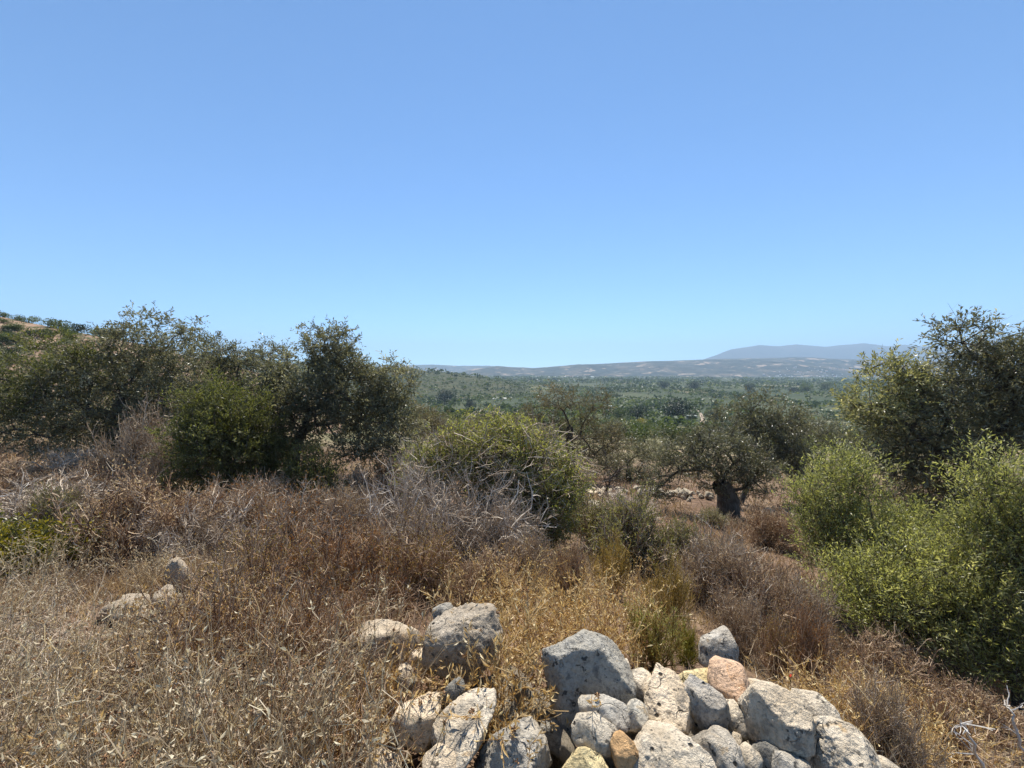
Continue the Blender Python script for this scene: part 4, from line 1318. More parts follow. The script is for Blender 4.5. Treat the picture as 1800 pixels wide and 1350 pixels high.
GREY, TAN, PINK, YEL, ORA, LIT = (0.62, 0.64, 0.66), (1.12, 1.0, 0.86), (1.2, 0.92, 0.76), (1.2, 1.08, 0.72), (1.1, 0.78, 0.48), (1.05, 1.0, 0.93)
LITF = [(0.05, 0.9, 0.62), (0.35, 0.35, 0.6), (-0.3, 0.2, 0.62)]
SHADE = [(0.0, -0.35, 0.5), (0.1, 0.8, 0.75), (-0.35, -0.1, 0.6)]
MIX = [(0.15, 0.95, 0.6), (-0.2, -0.25, 0.62), (0.45, 0.25, 0.6)]
XMIX = [(0.40, 0.75, 0.6), (-0.35, -0.35, 0.5), (0.2, 1.3, 0.72)]
WL = thing('dry_stone_wall', (0.55, 1.75, h1(0.55, 1.75)), 'ruined dry stone wall of pale rough limestone blocks in the foreground', 'stone wall')
STONES = [
    # outline, depth, thickness, facets, tint, sub
    ([(599, 1113), (640, 1092), (694, 1082), (734, 1092), (730, 1140), (705, 1190), (660, 1200), (610, 1180)], 2.42, 0.15, [(0.0, 1.3, 0.7), (0.0, -0.5, 0.5)], (0.85, 0.77, 0.68), 4, 'half-buried boulder with a sunny top'),  # darker tint stands in for the shade of twigs over it
    ([(727, 1150), (740, 1139), (755, 1146), (752, 1182), (730, 1180)], 2.1, 0.05, MIX, TAN, 3, None),
    ([(698, 1165), (712, 1154), (724, 1170), (726, 1215), (714, 1240), (698, 1215)], 1.98, 0.07, MIX, TAN, 3, None),
    ([(755, 1158), (765, 1103), (793, 1080), (819, 1070), (857, 1075), (878, 1087), (884, 1144), (866, 1178), (831, 1190), (798, 1216), (758, 1222)], 2.1, 0.18, [(0.0, 0.35, 0.7), (-0.1, -0.65, 0.55), (0.45, 0.0, 0.7)], (0.66, 0.62, 0.58), 5, 'big rounded boulder, tinted dark for shade'),  # dappled shade of the herbs is put into this dark tint
    ([(762, 1072), (789, 1058), (795, 1077), (768, 1102)], 2.35, 0.06, MIX, GREY, 3, None),
    ([(684, 1282), (713, 1241), (746, 1223), (772, 1224), (778, 1250), (760, 1290), (730, 1340), (690, 1335)], 1.68, 0.11, [(0.0, 0.9, 0.62), (-0.2, -0.5, 0.55)], TAN, 4, None),
    ([(770, 1267), (798, 1238), (836, 1191), (852, 1198), (866, 1262), (843, 1295), (812, 1333), (777, 1314), (766, 1288)], 1.62, 0.10, [(0.0, 0.7, 0.5), (-0.3, 0.4, 0.7)], LIT, 5, 'pale flat slab leaning up to the left'),
    ([(770, 1229), (807, 1187), (833, 1188), (806, 1234), (776, 1254)], 1.78, 0.07, SHADE, GREY, 3, None),
    ([(748, 1335), (774, 1312), (802, 1333), (806, 1375), (750, 1380)], 1.45, 0.08, LITF, TAN, 3, None),
    ([(848, 1336), (876, 1300), (916, 1276), (950, 1270), (978, 1310), (990, 1370), (920, 1400), (850, 1380)], 1.52, 0.13, MIX, (0.85, 0.85, 0.85), 5, None),
    ([(938, 1188), (940, 1166), (970, 1148), (1000, 1132), (1030, 1117), (1076, 1115), (1086, 1150), (1101, 1186), (1106, 1225), (1090, 1262), (1040, 1275), (998, 1288), (970, 1254), (952, 1226)], 1.80, 0.16, [(0.05, -0.30, 0.5), (-0.15, 1.1, 0.95)], GREY, 5, 'large pointed grey stone with black pits, tilted on edge'),
    ([(1016, 1240), (1028, 1218), (1064, 1227), (1092, 1240), (1102, 1256), (1096, 1278), (1074, 1286), (1040, 1272), (1020, 1256)], 1.60, 0.08, MIX, (0.8, 0.8, 0.8), 4, None),
    ([(1007, 1282), (1024, 1262), (1048, 1260), (1077, 1282), (1078, 1312), (1064, 1324), (1040, 1322), (1016, 1304)], 1.50, 0.08, MIX, (0.9, 0.86, 0.8), 4, None),
    ([(984, 1324), (1004, 1305), (1030, 1318), (1066, 1320), (1088, 1344), (1080, 1385), (990, 1385)], 1.42, 0.08, LITF, YEL, 4, None),
    ([(1077, 1300), (1090, 1290), (1110, 1308), (1120, 1324), (1108, 1345), (1090, 1352), (1075, 1330)], 1.44, 0.06, [(0.0, 0.0, 0.55), (0.3, 0.3, 0.65)], ORA, 4, 'small orange-brown stone'),
    ([(1103, 1196), (1116, 1179), (1140, 1188), (1150, 1212), (1132, 1236), (1106, 1228)], 1.80, 0.08, MIX, LIT, 4, None),
    ([(1142, 1222), (1150, 1192), (1158, 1179), (1180, 1190), (1198, 1214), (1206, 1240), (1206, 1284), (1186, 1284), (1140, 1270), (1132, 1250)], 1.70, 0.11, [(0.0, 0.75, 0.55), (-0.4, 0.2, 0.7)], TAN, 5, 'broad tan stone with a flat sunny face'),
    ([(1101, 1250), (1112, 1231), (1133, 1240), (1136, 1270), (1120, 1287), (1101, 1280)], 1.60, 0.07, MIX, (0.9, 0.9, 0.88), 4, None),
    ([(1100, 1350), (1122, 1318), (1136, 1279), (1160, 1274), (1198, 1295), (1222, 1312), (1255, 1356), (1230, 1420), (1120, 1420)], 1.45, 0.14, [(0.0, 0.85, 0.58), (0.35, 0.4, 0.62), (-0.4, 0.15, 0.72)], LIT, 5, None),
    ([(1201, 1231), (1209, 1209), (1224, 1192), (1247, 1209), (1268, 1231), (1273, 1258), (1269, 1281), (1247, 1280), (1224, 1269), (1206, 1252)], 1.66, 0.09, [(0.3, 0.75, 0.62), (-0.35, -0.35, 0.55)], (0.78, 0.78, 0.8), 5, None),
    ([(1252, 1178), (1256, 1166), (1276, 1159), (1300, 1176), (1309, 1196), (1315, 1222), (1300, 1242), (1269, 1232), (1252, 1209)], 1.84, 0.10, LITF, PINK, 4, 'lumpy pinkish stone'),
    ([(1187, 1197), (1207, 1183), (1253, 1178), (1258, 1205), (1230, 1222), (1200, 1215)], 1.92, 0.08, LITF, YEL, 4, None),
    ([(1235, 1126), (1269, 1109), (1281, 1119), (1292, 1142), (1291, 1162), (1262, 1180), (1240, 1178)], 2.2, 0.12, [(0.0, 0.6, 0.7), (0.1, -0.2, 0.55)], (0.75, 0.75, 0.76), 4, 'grey lichen-spotted rear stone'),
    ([(1305, 1195), (1336, 1199), (1362, 1206), (1386, 1222), (1391, 1240), (1350, 1244), (1310, 1226)], 1.82, 0.09, LITF, LIT, 4, None),
    ([(1301, 1240), (1313, 1221), (1336, 1211), (1358, 1214), (1386, 1226), (1402, 1244), (1418, 1271), (1420, 1313), (1398, 1322), (1369, 1311), (1334, 1300), (1315, 1281), (1306, 1258)], 1.58, 0.13, XMIX, (1.0, 0.93, 0.84), 5, 'blocky stone with a shaded face on the left'),
    ([(1388, 1229), (1402, 1216), (1436, 1223), (1466, 1249), (1476, 1271), (1450, 1276), (1412, 1268)], 1.72, 0.08, LITF, LIT, 4, None),
    ([(1415, 1275), (1433, 1263), (1469, 1272), (1502, 1283), (1523, 1304), (1542, 1333), (1530, 1380), (1447, 1380), (1416, 1310)], 1.50, 0.12, [(0.1, 0.85, 0.58), (-0.35, -0.1, 0.66)], LIT, 5, None),
    ([(1535, 1340), (1552, 1336), (1580, 1356), (1580, 1400), (1520, 1400)], 1.45, 0.08, LITF, LIT, 3, None),
    ([(1266, 1238), (1291, 1235), (1308, 1253), (1315, 1282), (1305, 1298), (1276, 1280)], 1.66, 0.07, MIX, LIT, 4, None),
    ([(1220, 1308), (1258, 1290), (1280, 1297), (1299, 1322), (1304, 1372), (1250, 1380)], 1.46, 0.10, MIX, (0.82, 0.8, 0.78), 4, None),
    ([(1275, 1289), (1296, 1288), (1306, 1302), (1296, 1316), (1280, 1308)], 1.58, 0.05, LITF, LIT, 3, None),
    ([(1297, 1318), (1313, 1306), (1338, 1335), (1330, 1365), (1304, 1365)], 1.47, 0.07, MIX, LIT, 3, None),
    ([(1318, 1314), (1345, 1306), (1374, 1322), (1366, 1350), (1330, 1345)], 1.50, 0.07, SHADE, GREY, 3, None),
    ([(1365, 1325), (1400, 1325), (1425, 1345), (1410, 1390), (1360, 1390)], 1.44, 0.08, MIX, (0.85, 0.85, 0.85), 3, None),
    ([(952, 1268), (985, 1270), (1003, 1300), (985, 1330), (960, 1310)], 1.68, 0.08, SHADE, GREY, 3, None),
    ([(1084, 1160), (1104, 1162), (1108, 1184), (1092, 1190)], 1.98, 0.06, LITF, LIT, 3, None),
    ([(640, 1340), (670, 1320), (705, 1335), (700, 1380), (640, 1380)], 1.55, 0.08, LITF, TAN, 3, None),
]
for k, (poly, Y, th, fc, tint, sub, lab) in enumerate(STONES):
    grow = {0: 1.25, 3: 1.2, 10: 1.14}.get(k, 1.22)
    outline_stone(WL, np.mean(poly, 0) + (np.array(poly) - np.mean(poly, 0)) * grow, Y, th * 1.1, fc, 100 + k, tint, sub + (1 if k in (3, 6, 9, 10, 16, 18, 24, 26) else 0), 0.048, label=lab)
# random rubble under and between them; shared meshes
RUB = []
_rr = np.random.default_rng(9)
for k in range(6):
    pls = [(unit(_rr.normal(size=3)), _rr.uniform(0.7, 1.0)) for _ in range(15)]
    RUB.append(stone_mesh(pls, 300 + k, 3, 14, 0.10, 1.0))


def rubble(parent, pos, s, rng, tint=(1, 1, 1)):
    o = obj('stone', RUB[rng.integers(len(RUB))], M['stone'], parent)
    o.location = pos - np.array(parent.location) if parent else pos
    o.rotation_euler = tuple(rng.random(3) * 6.28)
    o.scale = tuple(s * rng.uniform(0.65, 1.2, 3))
    k = rng.uniform(0.8, 1.1)
    o.color = (tint[0] * k, tint[1] * k, tint[2] * k, 1)
    return o


for k in range(170):
    x = _rr.uniform(-0.4, 1.7)
    y = _rr.uniform(1.15, 2.2 - 0.2 * abs(x))
    g = h1(x, y)
    rubble(WL, np.array([x, y, g + _rr.uniform(0.0, 0.14)]), _rr.uniform(0.035, 0.10), _rr, (0.95, 0.9, 0.82))

# heap and rows of white stones beyond, loose stones at left
HP = thing('stone_heap', on_ground(1045, 12.0), 'heap of small white stones spilling right of the thorny bush', 'stone heap')
for k in range(110):
    t = _rr.random()
    px, py = 1005 + 65 * t + _rr.normal(0, 5), 872 + 26 * t + _rr.normal(0, 7)
    g = on_ground(px, 12.6 - 1.2 * (py - 860) / 40 + _rr.normal(0, 0.1))
    bump = 0.45 * math.exp(-((px - 1035) / 26) ** 2)
    rubble(HP, g + np.array([0, 0, 0.04 + bump * _rr.random()]), _rr.uniform(0.05, 0.13), _rr, (1.25, 1.2, 1.12))
RW = thing('stone_row', on_ground(1200, 17.0), 'low tumbled row of white stones behind the thick-trunked olive', 'stone row')
for k in range(75):
    px = _rr.uniform(1085, 1260)
    g = on_ground(px, 17.5 + (px - 1170) * 0.004 + _rr.normal(0, 0.35))
    rubble(RW, g + np.array([0, 0, 0.05 + 0.15 * _rr.random()]), _rr.uniform(0.05, 0.17), _rr, (0.95, 0.9, 0.82))
RW2 = thing('stone_row', on_ground(1390, 15.0), 'pale stones edging the bare path right of the thick olive trunk', 'stone row')
for k in range(60):
    px = _rr.uniform(1330, 1440)
    g = on_ground(px, 15.4 - (px - 1330) * 0.012 + _rr.normal(0, 0.2))
    rubble(RW2, g + np.array([0, 0, 0.03]), _rr.uniform(0.04, 0.12), _rr, (1.2, 1.12, 1.05))
RW3 = thing('stone_row', on_ground(1060, 20.0), 'short row of stones by the small bare sapling', 'stone row')
for k in range(45):
    px = _rr.uniform(1030, 1100)
    g = on_ground(px, 16.5 + _rr.normal(0, 0.25))
    rubble(RW3, g + np.array([0, 0, 0.05]), _rr.uniform(0.05, 0.14), _rr, (1.25, 1.15, 1.0))
LOOSE = [(318, 1028, 0.13, 'white loose stone at the top of the bare patch among the dry weeds'), (322, 1054, 0.075, 'small white stone below the topmost white stone in the weeds'),
         (425, 993, 0.11, 'flat pale stone lying under the fine grey shrub, right of the weeds'), (232, 1072, 0.13, 'pinkish loose stone half hidden in the weeds on the left'),
         (238, 1108, 0.12, 'lowest pale stone in the weeds of the left slope'), (370, 1000, 0.07, 'small pale stone just left of the flat pale stone'),
         (200, 1080, 0.10, 'leftmost pale stone in the weeds of the left slope'), (290, 1066, 0.10, 'pale stone in the middle of the bare patch on the left')]
for px, py, s, lab in LOOSE:
    g = ground_hit(px, py + 8)
    o = rubble(None, g + np.array([0, 0, s * 0.7]), s * 1.25, _rr, (1.2, 1.1, 1.0))
    o.name = 'loose_stone'
    tag(o, lab, 'stone')

# bleached branches
def branch(name, label, pts, r, seed, n2=10, mat='wtwig', cat='branch', L2=0.35):
    rng = np.random.default_rng(seed)
    p = np.array([P(*a) for a in pts])
    n = len(p)
    tt = np.linspace(0, n - 1, 12)
    pl = np.stack([np.interp(tt, range(n), p[:, k]) for k in range(3)], -1)[None]
    pl = pl + rng.normal(size=pl.shape) * r * 0.8
    base = pl[0, 0].copy()
    root = thing(name, base, label, cat)
    mb = MB()
    mb.tubes(pl, np.linspace(r, r * 0.35, 12)[None], 6, 0.5)
    stem = obj('main_stem', mb.mesh('main_stem', base, True), M[mat], root)
    s2, d2 = pick(pl, n2, rng, 0.3)
    m2 = walk(s2, unit(d2 * 0.7 + rng.normal(size=(n2, 3)) * 0.5), L2 * (0.4 + rng.random(n2)), 5, rng, 0.2, 0.25 if mat == 'gtwig' else 0.0)
    s3, d3 = pick(m2, n2 * 3, rng, 0.3)
    m3 = walk(s3, unit(d3 + rng.normal(size=s3.shape) * 0.5), L2 * 0.4 * (0.4 + rng.random(len(s3))), 4, rng, 0.2)
    for m in (m2, m3):
        m[..., 2] = np.maximum(m[..., 2], H(m[..., 0].ravel(), m[..., 1].ravel()).reshape(m.shape[:2]) + 0.01)
    mb = MB()
    mb.tubes(m2, np.linspace(r * 0.45, r * 0.2, 5)[None].repeat(n2, 0), 4, rng.random(n2))
    mb.tubes(m3, np.full((len(s3), 4), r * 0.16), 3, rng.random(len(s3)))
    obj('twig', mb.mesh('twig', base), M[mat], stem)
    return root


branch('dead_branch', 'white bleached branch sticking up from the weeds at lower right', [(1742, 1372, 2.3), (1716, 1325, 2.3), (1703, 1292, 2.28), (1686, 1262, 2.25)], 0.011, 401, 9, L2=0.14)
branch('dead_branch', 'long pale stick standing against the green shoots at lower right corner', [(1800, 1330, 2.7), (1785, 1275, 2.7), (1772, 1235, 2.75)], 0.011, 402, 5, L2=0.12)
branch('dead_branch', 'curved bleached bough in the left grey dead bush', [(708, 960, 5.9), (707, 905, 5.8), (735, 860, 5.8), (737, 820, 5.9)], 0.011, 403, 14, 'gtwig', L2=0.5)
branch('dead_branch', 'pale fallen bough lying across the grey dead thorn bush', [(690, 925, 5.6), (730, 930, 5.6), (790, 900, 5.5), (830, 915, 5.5)], 0.010, 404, 16, 'gtwig', L2=0.45)
branch('dead_branch', 'thin white stick lying in the scrub at the left edge', [(-20, 880, 8.2), (30, 866, 8.2), (60, 855, 8.2)], 0.02, 405, 6, 'wtwig', L2=0.4)
branch('bare_sapling', 'small bare dark sapling by the stones, right of the thorny bush', [(1064, 872, 14.5), (1066, 858, 14.5), (1072, 845, 14.5), (1085, 828, 14.6)], 0.05, 406, 14, 'ktwig', 'sapling', L2=0.8)
branch('dead_branch', 'dry curved stalk bending over the grass below the thick olive trunk', [(1250, 945, 9), (1250, 930, 9), (1243, 920, 9), (1232, 914, 9)], 0.015, 407, 3, 'wtwig', L2=0.15)

# red flower
fg = ground_hit(1388, 1225)
fl = thing('red_flower', fg, 'single small red flower in the shrubs behind the wall', 'flower')
fh = P(1388, 1188, fg[1])
mb = MB()
mb.tubes(np.array([[fg, 0.5 * (fg + fh) + np.array([0.01, 0, 0]), fh]]), np.full((1, 3), 0.0025), 4, 0.3)
obj('stalk', mb.mesh('stalk', fg), M['green'], fl)
for k in range(5):
    mb = MB()
    a = k * 1.257
    mb.leaves(fh[None], np.array([[math.cos(a), math.sin(a), 0.7]]), 0.018, 0.018, 0.5, np.random.default_rng(k), 0.2)
    obj('petal', mb.mesh('petal', fg), M['poppy'], fl)

# ------------------------------------------------------------------ slope and valley
def local_tree(name, seed, n, mat, h=4.2, w=5.0):
    rng = np.random.default_rng(seed)
    lb = []
    for k in range(7):
        a = rng.random() * 6.28
        rad = rng.uniform(0.15, 0.62) * w / 2
        lb.append([math.cos(a) * rad, math.sin(a) * rad, h * rng.uniform(0.45, 0.8), w * rng.uniform(0.18, 0.27), w * rng.uniform(0.18, 0.27), h * rng.uniform(0.15, 0.24)])
    return tree(name, 'x', lb, [(0, 0, -0.15), (0.05, 0.02, 0.5), (-0.05, 0.08, 1.0), (0.1, 0, 1.5)], 0.22, n, mat, seed, ntw=5, nleaf=6, tw=0.5, L=0.16, Wd=0.05, bottom=False, spread=0.16, sides=5)


LT = [local_tree('olive_tree', 500, 190, M['olive']), local_tree('olive_tree', 501, 190, M['olive_green'], 3.8, 4.6), local_tree('olive_tree', 502, 170, M['olive_brown'], 4.6, 4.8)]
MID = [  # px, depth, size, variant, label
    (770, 34, 1.0, 0, 'grey-green olive on the slope just right of the tall-topped olive'), (800, 46, 1.1, 1, 'greenish olive on the slope above the left shoulder of the thorny bush'),
    (738, 26, 0.95, 2, 'dull brown olive half hidden behind the tall-topped olive'), (850, 40, 1.0, 2, 'brownish olive above the top of the thorny bush'),
    (905, 34, 1.05, 2, 'dull olive just left of the brownish open-crowned olive'), (1450, 27, 1.2, 0, 'grey olive between the taller olive and the right shoots'),
    (1490, 33, 1.1, 1, 'second olive beyond the clearing on the right, farther down'), (1430, 40, 1.1, 0, 'farther olive above the clearing, right of the taller olive'),
    (1410, 24, 0.9, 1, 'low olive touching the right side of the taller olive'), 
    
    (1225, 38, 0.8, 0, 'olive partly hidden above the thick-trunked olive'), 
    (1560, 40, 1.2, 0, 'olive glimpsed through the leaning right olive'), (880, 62, 1.2, 1, 'slope olive above the thorny bush, far back'),
    (760, 66, 1.2, 0, 'far slope olive beside the left olives'),
    (820, 26, 0.9, 1, 'bushy olive showing over the left part of the thorny bush'), (1600, 26, 1.1, 2, 'dull olive behind the leaning right olive'),
]
_lu = set()
for px, Y, s, v, lab in MID:
    g = on_ground(px, Y)
    s *= 0.92
    rz = _rr.random() * 6.28
    if v not in _lu:
        _lu.add(v)
        LT[v].location, LT[v].scale, LT[v].rotation_euler = g, (s, s, s), (0, 0, rz)
        tag(LT[v], lab, 'tree', 'olive trees on the slope')
    else:
        copy_thing(LT[v], g, rz, s, lab, 'olive trees on the slope')


def clump(seed, n, card, mat, trunk=True, tall=1.0):
    """a small far tree, height 1: lumpy crown of leaf clusters over a short trunk"""
    rng = np.random.default_rng(seed)
    nl = 8
    c = np.stack([rng.normal(0, 0.24, nl), rng.normal(0, 0.26, nl), rng.uniform(0.26, 0.70, nl) * tall], -1)
    r = np.stack([rng.uniform(0.24, 0.36, nl), rng.uniform(0.24, 0.36, nl), rng.uniform(0.22, 0.32, nl) * tall], -1)
    pts, who = lobe_points(c, r, n, rng, 0.7)
    pts[:, 2] = np.maximum(pts[:, 2], 0.03)
    d = unit(pts - c[who]) + rng.normal(size=(n, 3)) * 0.8
    mb = MB()
    tn = np.clip(0.45 + 0.35 * vnoise(pts * 5 + seed, 3) + rng.normal(0, 0.15, n), 0, 1)
    mb.leaves(pts, d, card * (0.7 + 0.7 * rng.random(n)), card * 0.62, tn, rng, 0.15)
    mt = MB()
    mt.tubes(np.array([[[0, 0, -0.12], [0.02, 0, 0.2], [0, 0.02, 0.5]]]), np.array([[0.05, 0.045, 0.03]]), 5, 0.0)
    return mb.mesh('crown'), mt.mesh('trunk')


CL = [clump(600 + k, 900, 0.09, M['valley']) for k in range(6)]
CLB = [clump(620 + k, 1700, 0.065, M['valley']) for k in range(3)]


def one_tree(name, mesh, mat, loc, h, w, label, cat='tree', group=None):
    o = thing(name, loc, label, cat, group, _rr.random() * 6.28, (w, w, h))
    obj('crown', mesh[0], mat, o)['kind'] = 'stuff'
    obj('trunk', mesh[1], M['bark'], o)
    return o


def at_px(px, py):
    g = ground_hit(px, py)
    return g


SPECIAL = [  # px, py of foot, width, height in photo pixels, mesh, material, label
    (1200, 738, 52, 36, 'dark_valley', 'large dark round evergreen tree beside the pale track in the valley'),
    (1256, 742, 32, 22, 'dark_valley', 'dark bushy tree right of the pale track'),
    (1120, 736, 30, 24, 'dark_valley', 'dark round tree above the bright lime tree in the valley'),
    (1122, 752, 28, 16, 'lime', 'bright lime-green tree at the near edge of the valley'),
    (1090, 745, 28, 30, 'valley', 'rounded green tree right of the brownish olive, at the valley edge'),
    (782, 710, 26, 26, 'dark_valley', 'dark conical evergreen tree by the valley road at left'),
    (830, 718, 18, 16, 'dark_valley', 'small dark round tree above the thorny bush in the valley'),
    (757, 695, 18, 12, 'green', 'pale green tree beside the left olives in the valley'),
    (1168, 684, 16, 14, 'dark_valley', 'dark tree standing alone in the middle valley'),
    (1215, 686, 20, 16, 'dark_valley', 'bluish dark tree in the middle valley, left of the white shed'),
    (1320, 688, 18, 14, 'dark_valley', 'round dark tree right of the small white shed in the valley'),
    (1395, 690, 16, 10, 'dark_valley', 'low dark tree above the crown of the taller olive'),
    (1420, 690, 20, 16, 'valley', 'tall mid-valley tree right of the low dark tree'),
    (1455, 686, 18, 14, 'valley', 'mid-valley tree left of the leaning olive'),
    (845, 690, 10, 14, 'dark_valley', 'slim dark tree in the valley above the thorny bush'),
    (868, 690, 18, 14, 'dark_valley', 'dark trees clump left of the pale greenhouse'),
    (910, 690, 12, 12, 'dark_valley', 'small dark tree right above the pale greenhouse'),
]
for k, (px, py, w, h, mt, lab) in enumerate(SPECIAL):
    g = at_px(px, py)
    s = g[1] / F
    one_tree('valley_tree', CLB[k % 3], M[mt], g - np.array([0, 0, 0.05 * h * s]), h * s * 1.15, w * s * 0.95, lab, group='single trees in the valley')

# the nearer grove trees, one by one
cnt = 0
_gr = np.random.default_rng(21)
while cnt < 260:
    Y = math.exp(_gr.uniform(math.log(72), math.log(330)))
    px = _gr.uniform(640, 1660)
    x = (px - 900) / F * Y
    row = math.sin(x * 0.12 + Y * 0.9)
    if abs(px - (1232 + (Y - 380) * 0.05)) < 10 and Y > 200: continue
    g = on_ground(px, Y)
    h = _gr.uniform(2.6, 5.2)
    mt = _gr.choice(['olive', 'valley', 'olive_green', 'valley', 'dark_valley'], p=[0.15, 0.4, 0.2, 0.2, 0.05])
    tone = {'olive': 'silvery', 'valley': 'mid-green', 'olive_green': 'yellowish', 'dark_valley': 'dark green'}[mt]
    where = 'above the thorny bush' if px < 900 else 'around the brownish olive' if px < 1080 else 'left of the pale track' if px < 1225 else 'right of the pale track' if px < 1420 else 'behind the leaning right olive'
    how = ('big ' if h > 4.3 else 'small ' if h < 3.2 else 'middling ') + tone
    row = 'on the near slope' if Y < 120 else 'on the mid slope' if Y < 200 else 'at the valley edge'
    one_tree('grove_tree', CL[cnt % 6], M[mt], g, h, h * _gr.uniform(0.85, 1.2), '%s grove tree %s, %s' % (how, row, where), group='grove trees ' + row + ' ' + where)
    cnt += 1

def surf_hill(px, Y):
    i = int(np.clip(np.interp(px, HILLPX, range(200)), 0, 199))
    x = (px - 900) / F * Y
    return np.array([x, Y, max(h1(x, Y), np.interp(Y, HILLV[i, :, 1], HILLV[i, :, 2]))])


# bushes on the red hillside at far left
for k in range(40):
    crest = k < 9
    px = -60 + 32 * k + _gr.uniform(-16, 16) if crest else _gr.uniform(-60, 170)
    i = int(np.interp(px, HILLPX, range(200)))
    v = HILLV[i, 30 if crest else int(_gr.integers(15, 28))]
    h = _gr.uniform(1.6, 3.4) if crest else _gr.uniform(0.9, 2.6)
    size = 'big' if h > 2.6 else 'small' if h < 1.7 else 'middling'
    tone, mt = [('dark', 'dark_valley'), ('olive-green', 'valley'), ('green', 'valley')][k % 3]
    one_tree('hillside_bush', CL[k % 6], M[mt], v - np.array([0, 0, 0.2 * h]), h, h * _gr.uniform(0.9, 1.5),
             '%s %s bush %s' % (size, tone, 'on the crest of the red hillside, %s' % ('at the left edge' if px < 20 else 'above the far-left olive' if px < 150 else 'showing behind the olives') if crest else 'on the face of the red hillside, %s half' % ('upper' if v[2] > 9 else 'lower')), 'bush', 'bushes on the red hillside')


for k, (px, Y, h) in enumerate([(8, 70, 5.5), (-30, 66, 6.0), (28, 60, 4.6), (2, 52, 4.4)]):
    g = surf_hill(px, Y)
    one_tree('hillside_bush', CLB[k % 3], M['dark_valley'], g - np.array([0, 0, 0.3]), h, h * 1.0,
             ['upper dark tree at the left edge below the hillside crest', 'dark tree cut by the left edge of the view', 'dark tree right beside the far-left olive crown', 'lowest dark tree at the left edge, behind the far-left olive'][k], 'tree', 'dark trees under the hillside')


# the far groves: nobody could count these
def build_groves():
    rng = np.random.default_rng(33)
    n = 20500
    az = np.radians(rng.uniform(-57, 57, n * 3))
    r = np.exp(rng.uniform(math.log(260), math.log(3600), n * 3) ** 1.0)
    x, y = np.sin(az) * r, np.cos(az) * r
    dens = fbm(np.stack([x / 90, y / 160, x * 0], -1), 3, 50)
    keep = (dens + rng.normal(0, 0.25, len(x)) > -0.12) & (y > 120)
    px = x / y * F + 900
    keep &= ~((np.abs(px - (1232 + (y - 380) * 0.05)) < 7) & (y < 520))
    x, y, r, dens = x[keep][:n], y[keep][:n], r[keep][:n], dens[keep][:n]
    n = len(x)
    z = H(x, y)
    li = rng.integers(20, 200, 1700), rng.integers(3, 29, 1700)      # scrub on the low hill
    lv = LOWV[li] + rng.normal(size=(1700, 3)) * np.array([8, 8, 0])
    lv[:, 2] = LOWV[li][:, 2] - 0.6
    x, y, z = np.append(x, lv[:, 0]), np.append(y, lv[:, 1]), np.append(z, lv[:, 2])
    r = np.hypot(x, y)
    n = len(x)
    hh = rng.uniform(2.6, 5.0, n) * (1 + np.clip((r - 500) / 1800, 0, 0.9)) * np.where(rng.random(n) < 0.08, 1.8, 1.0)
    ww = hh * rng.uniform(0.55, 1.1, n) * (1 + np.clip((r - 600) / 1200, 0, 1.2))
    m = 8
    u = unit(rng.normal(size=(n, m, 3)))
    u[..., 2] = np.abs(u[..., 2]) * 1.0 - 0.25
    c = np.stack([x, y, z + hh * 0.45], -1)
    p = c[:, None] + u * np.stack([ww * 0.8, ww * 0.8, hh * 0.5], -1)[:, None] * (0.6 + 0.5 * rng.random((n, m, 1)))
    sz = (np.maximum(hh, ww * 0.8) * 0.66)[:, None] * (0.7 + 0.6 * rng.random((n, m)))
    tint = np.clip(0.42 + 0.45 * np.repeat(vnoise(np.stack([x / 60, y / 60, x * 0], -1), 4), m) + np.repeat(rng.normal(0, 0.24, n), m) + rng.normal(0, 0.08, n * m), 0, 1)
    d = unit(u + rng.normal(size=(n, m, 3)) * 0.7)
    mb = MB()
    mb.leaves((p - d * sz[..., None] * 0.5).reshape(-1, 3), d.reshape(-1, 3), sz.ravel(), sz.ravel() * 0.75, tint, rng, 0.15)
    tag(obj('valley_groves', mb.mesh('valley_groves'), M['valley']), 'green patchwork of far groves covering the valley floor', 'groves', kind='stuff')


build_groves()


# track, sheds, greenhouse, village
def build_track():
    pts = []
    for py, px in ((752, 1231), (745, 1233), (738, 1236), (732, 1233), (728, 1232), (724, 1229), (716, 1222)):
        g = ground_hit(px, py)
        pts.append(g)
    p = np.array(pts)
    tt = np.linspace(0, len(p) - 1, 40)
    q = np.stack([np.interp(tt, range(len(p)), p[:, k]) for k in range(3)], -1)
    v, f = [], []
    for k, c in enumerate(q):
        for s in (-1.7, 0, 1.7):
            v.append([c[0] + s, c[1], h1(c[0] + s, c[1]) + 0.25])
    v = np.array(v)
    idx = np.arange(len(q) * 3).reshape(len(q), 3)
    f = np.stack([idx[:-1, :-1], idx[:-1, 1:], idx[1:, 1:], idx[1:, :-1]], -1).reshape(-1, 4)
    tag(obj('track', make_mesh('track', v, [f], smooth=True), M['track']), kind='structure')


build_track()


def box(mb, x0, x1, y0, y1, z0, z1):
    v = np.array([[x, y, z] for z in (z0, z1) for y in (y0, y1) for x in (x0, x1)], float)
    q = np.array([[0, 2, 3, 1], [4, 5, 7, 6], [0, 1, 5, 4], [2, 6, 7, 3], [0, 4, 6, 2], [1, 3, 7, 5]])
    return mb.add(v, q)


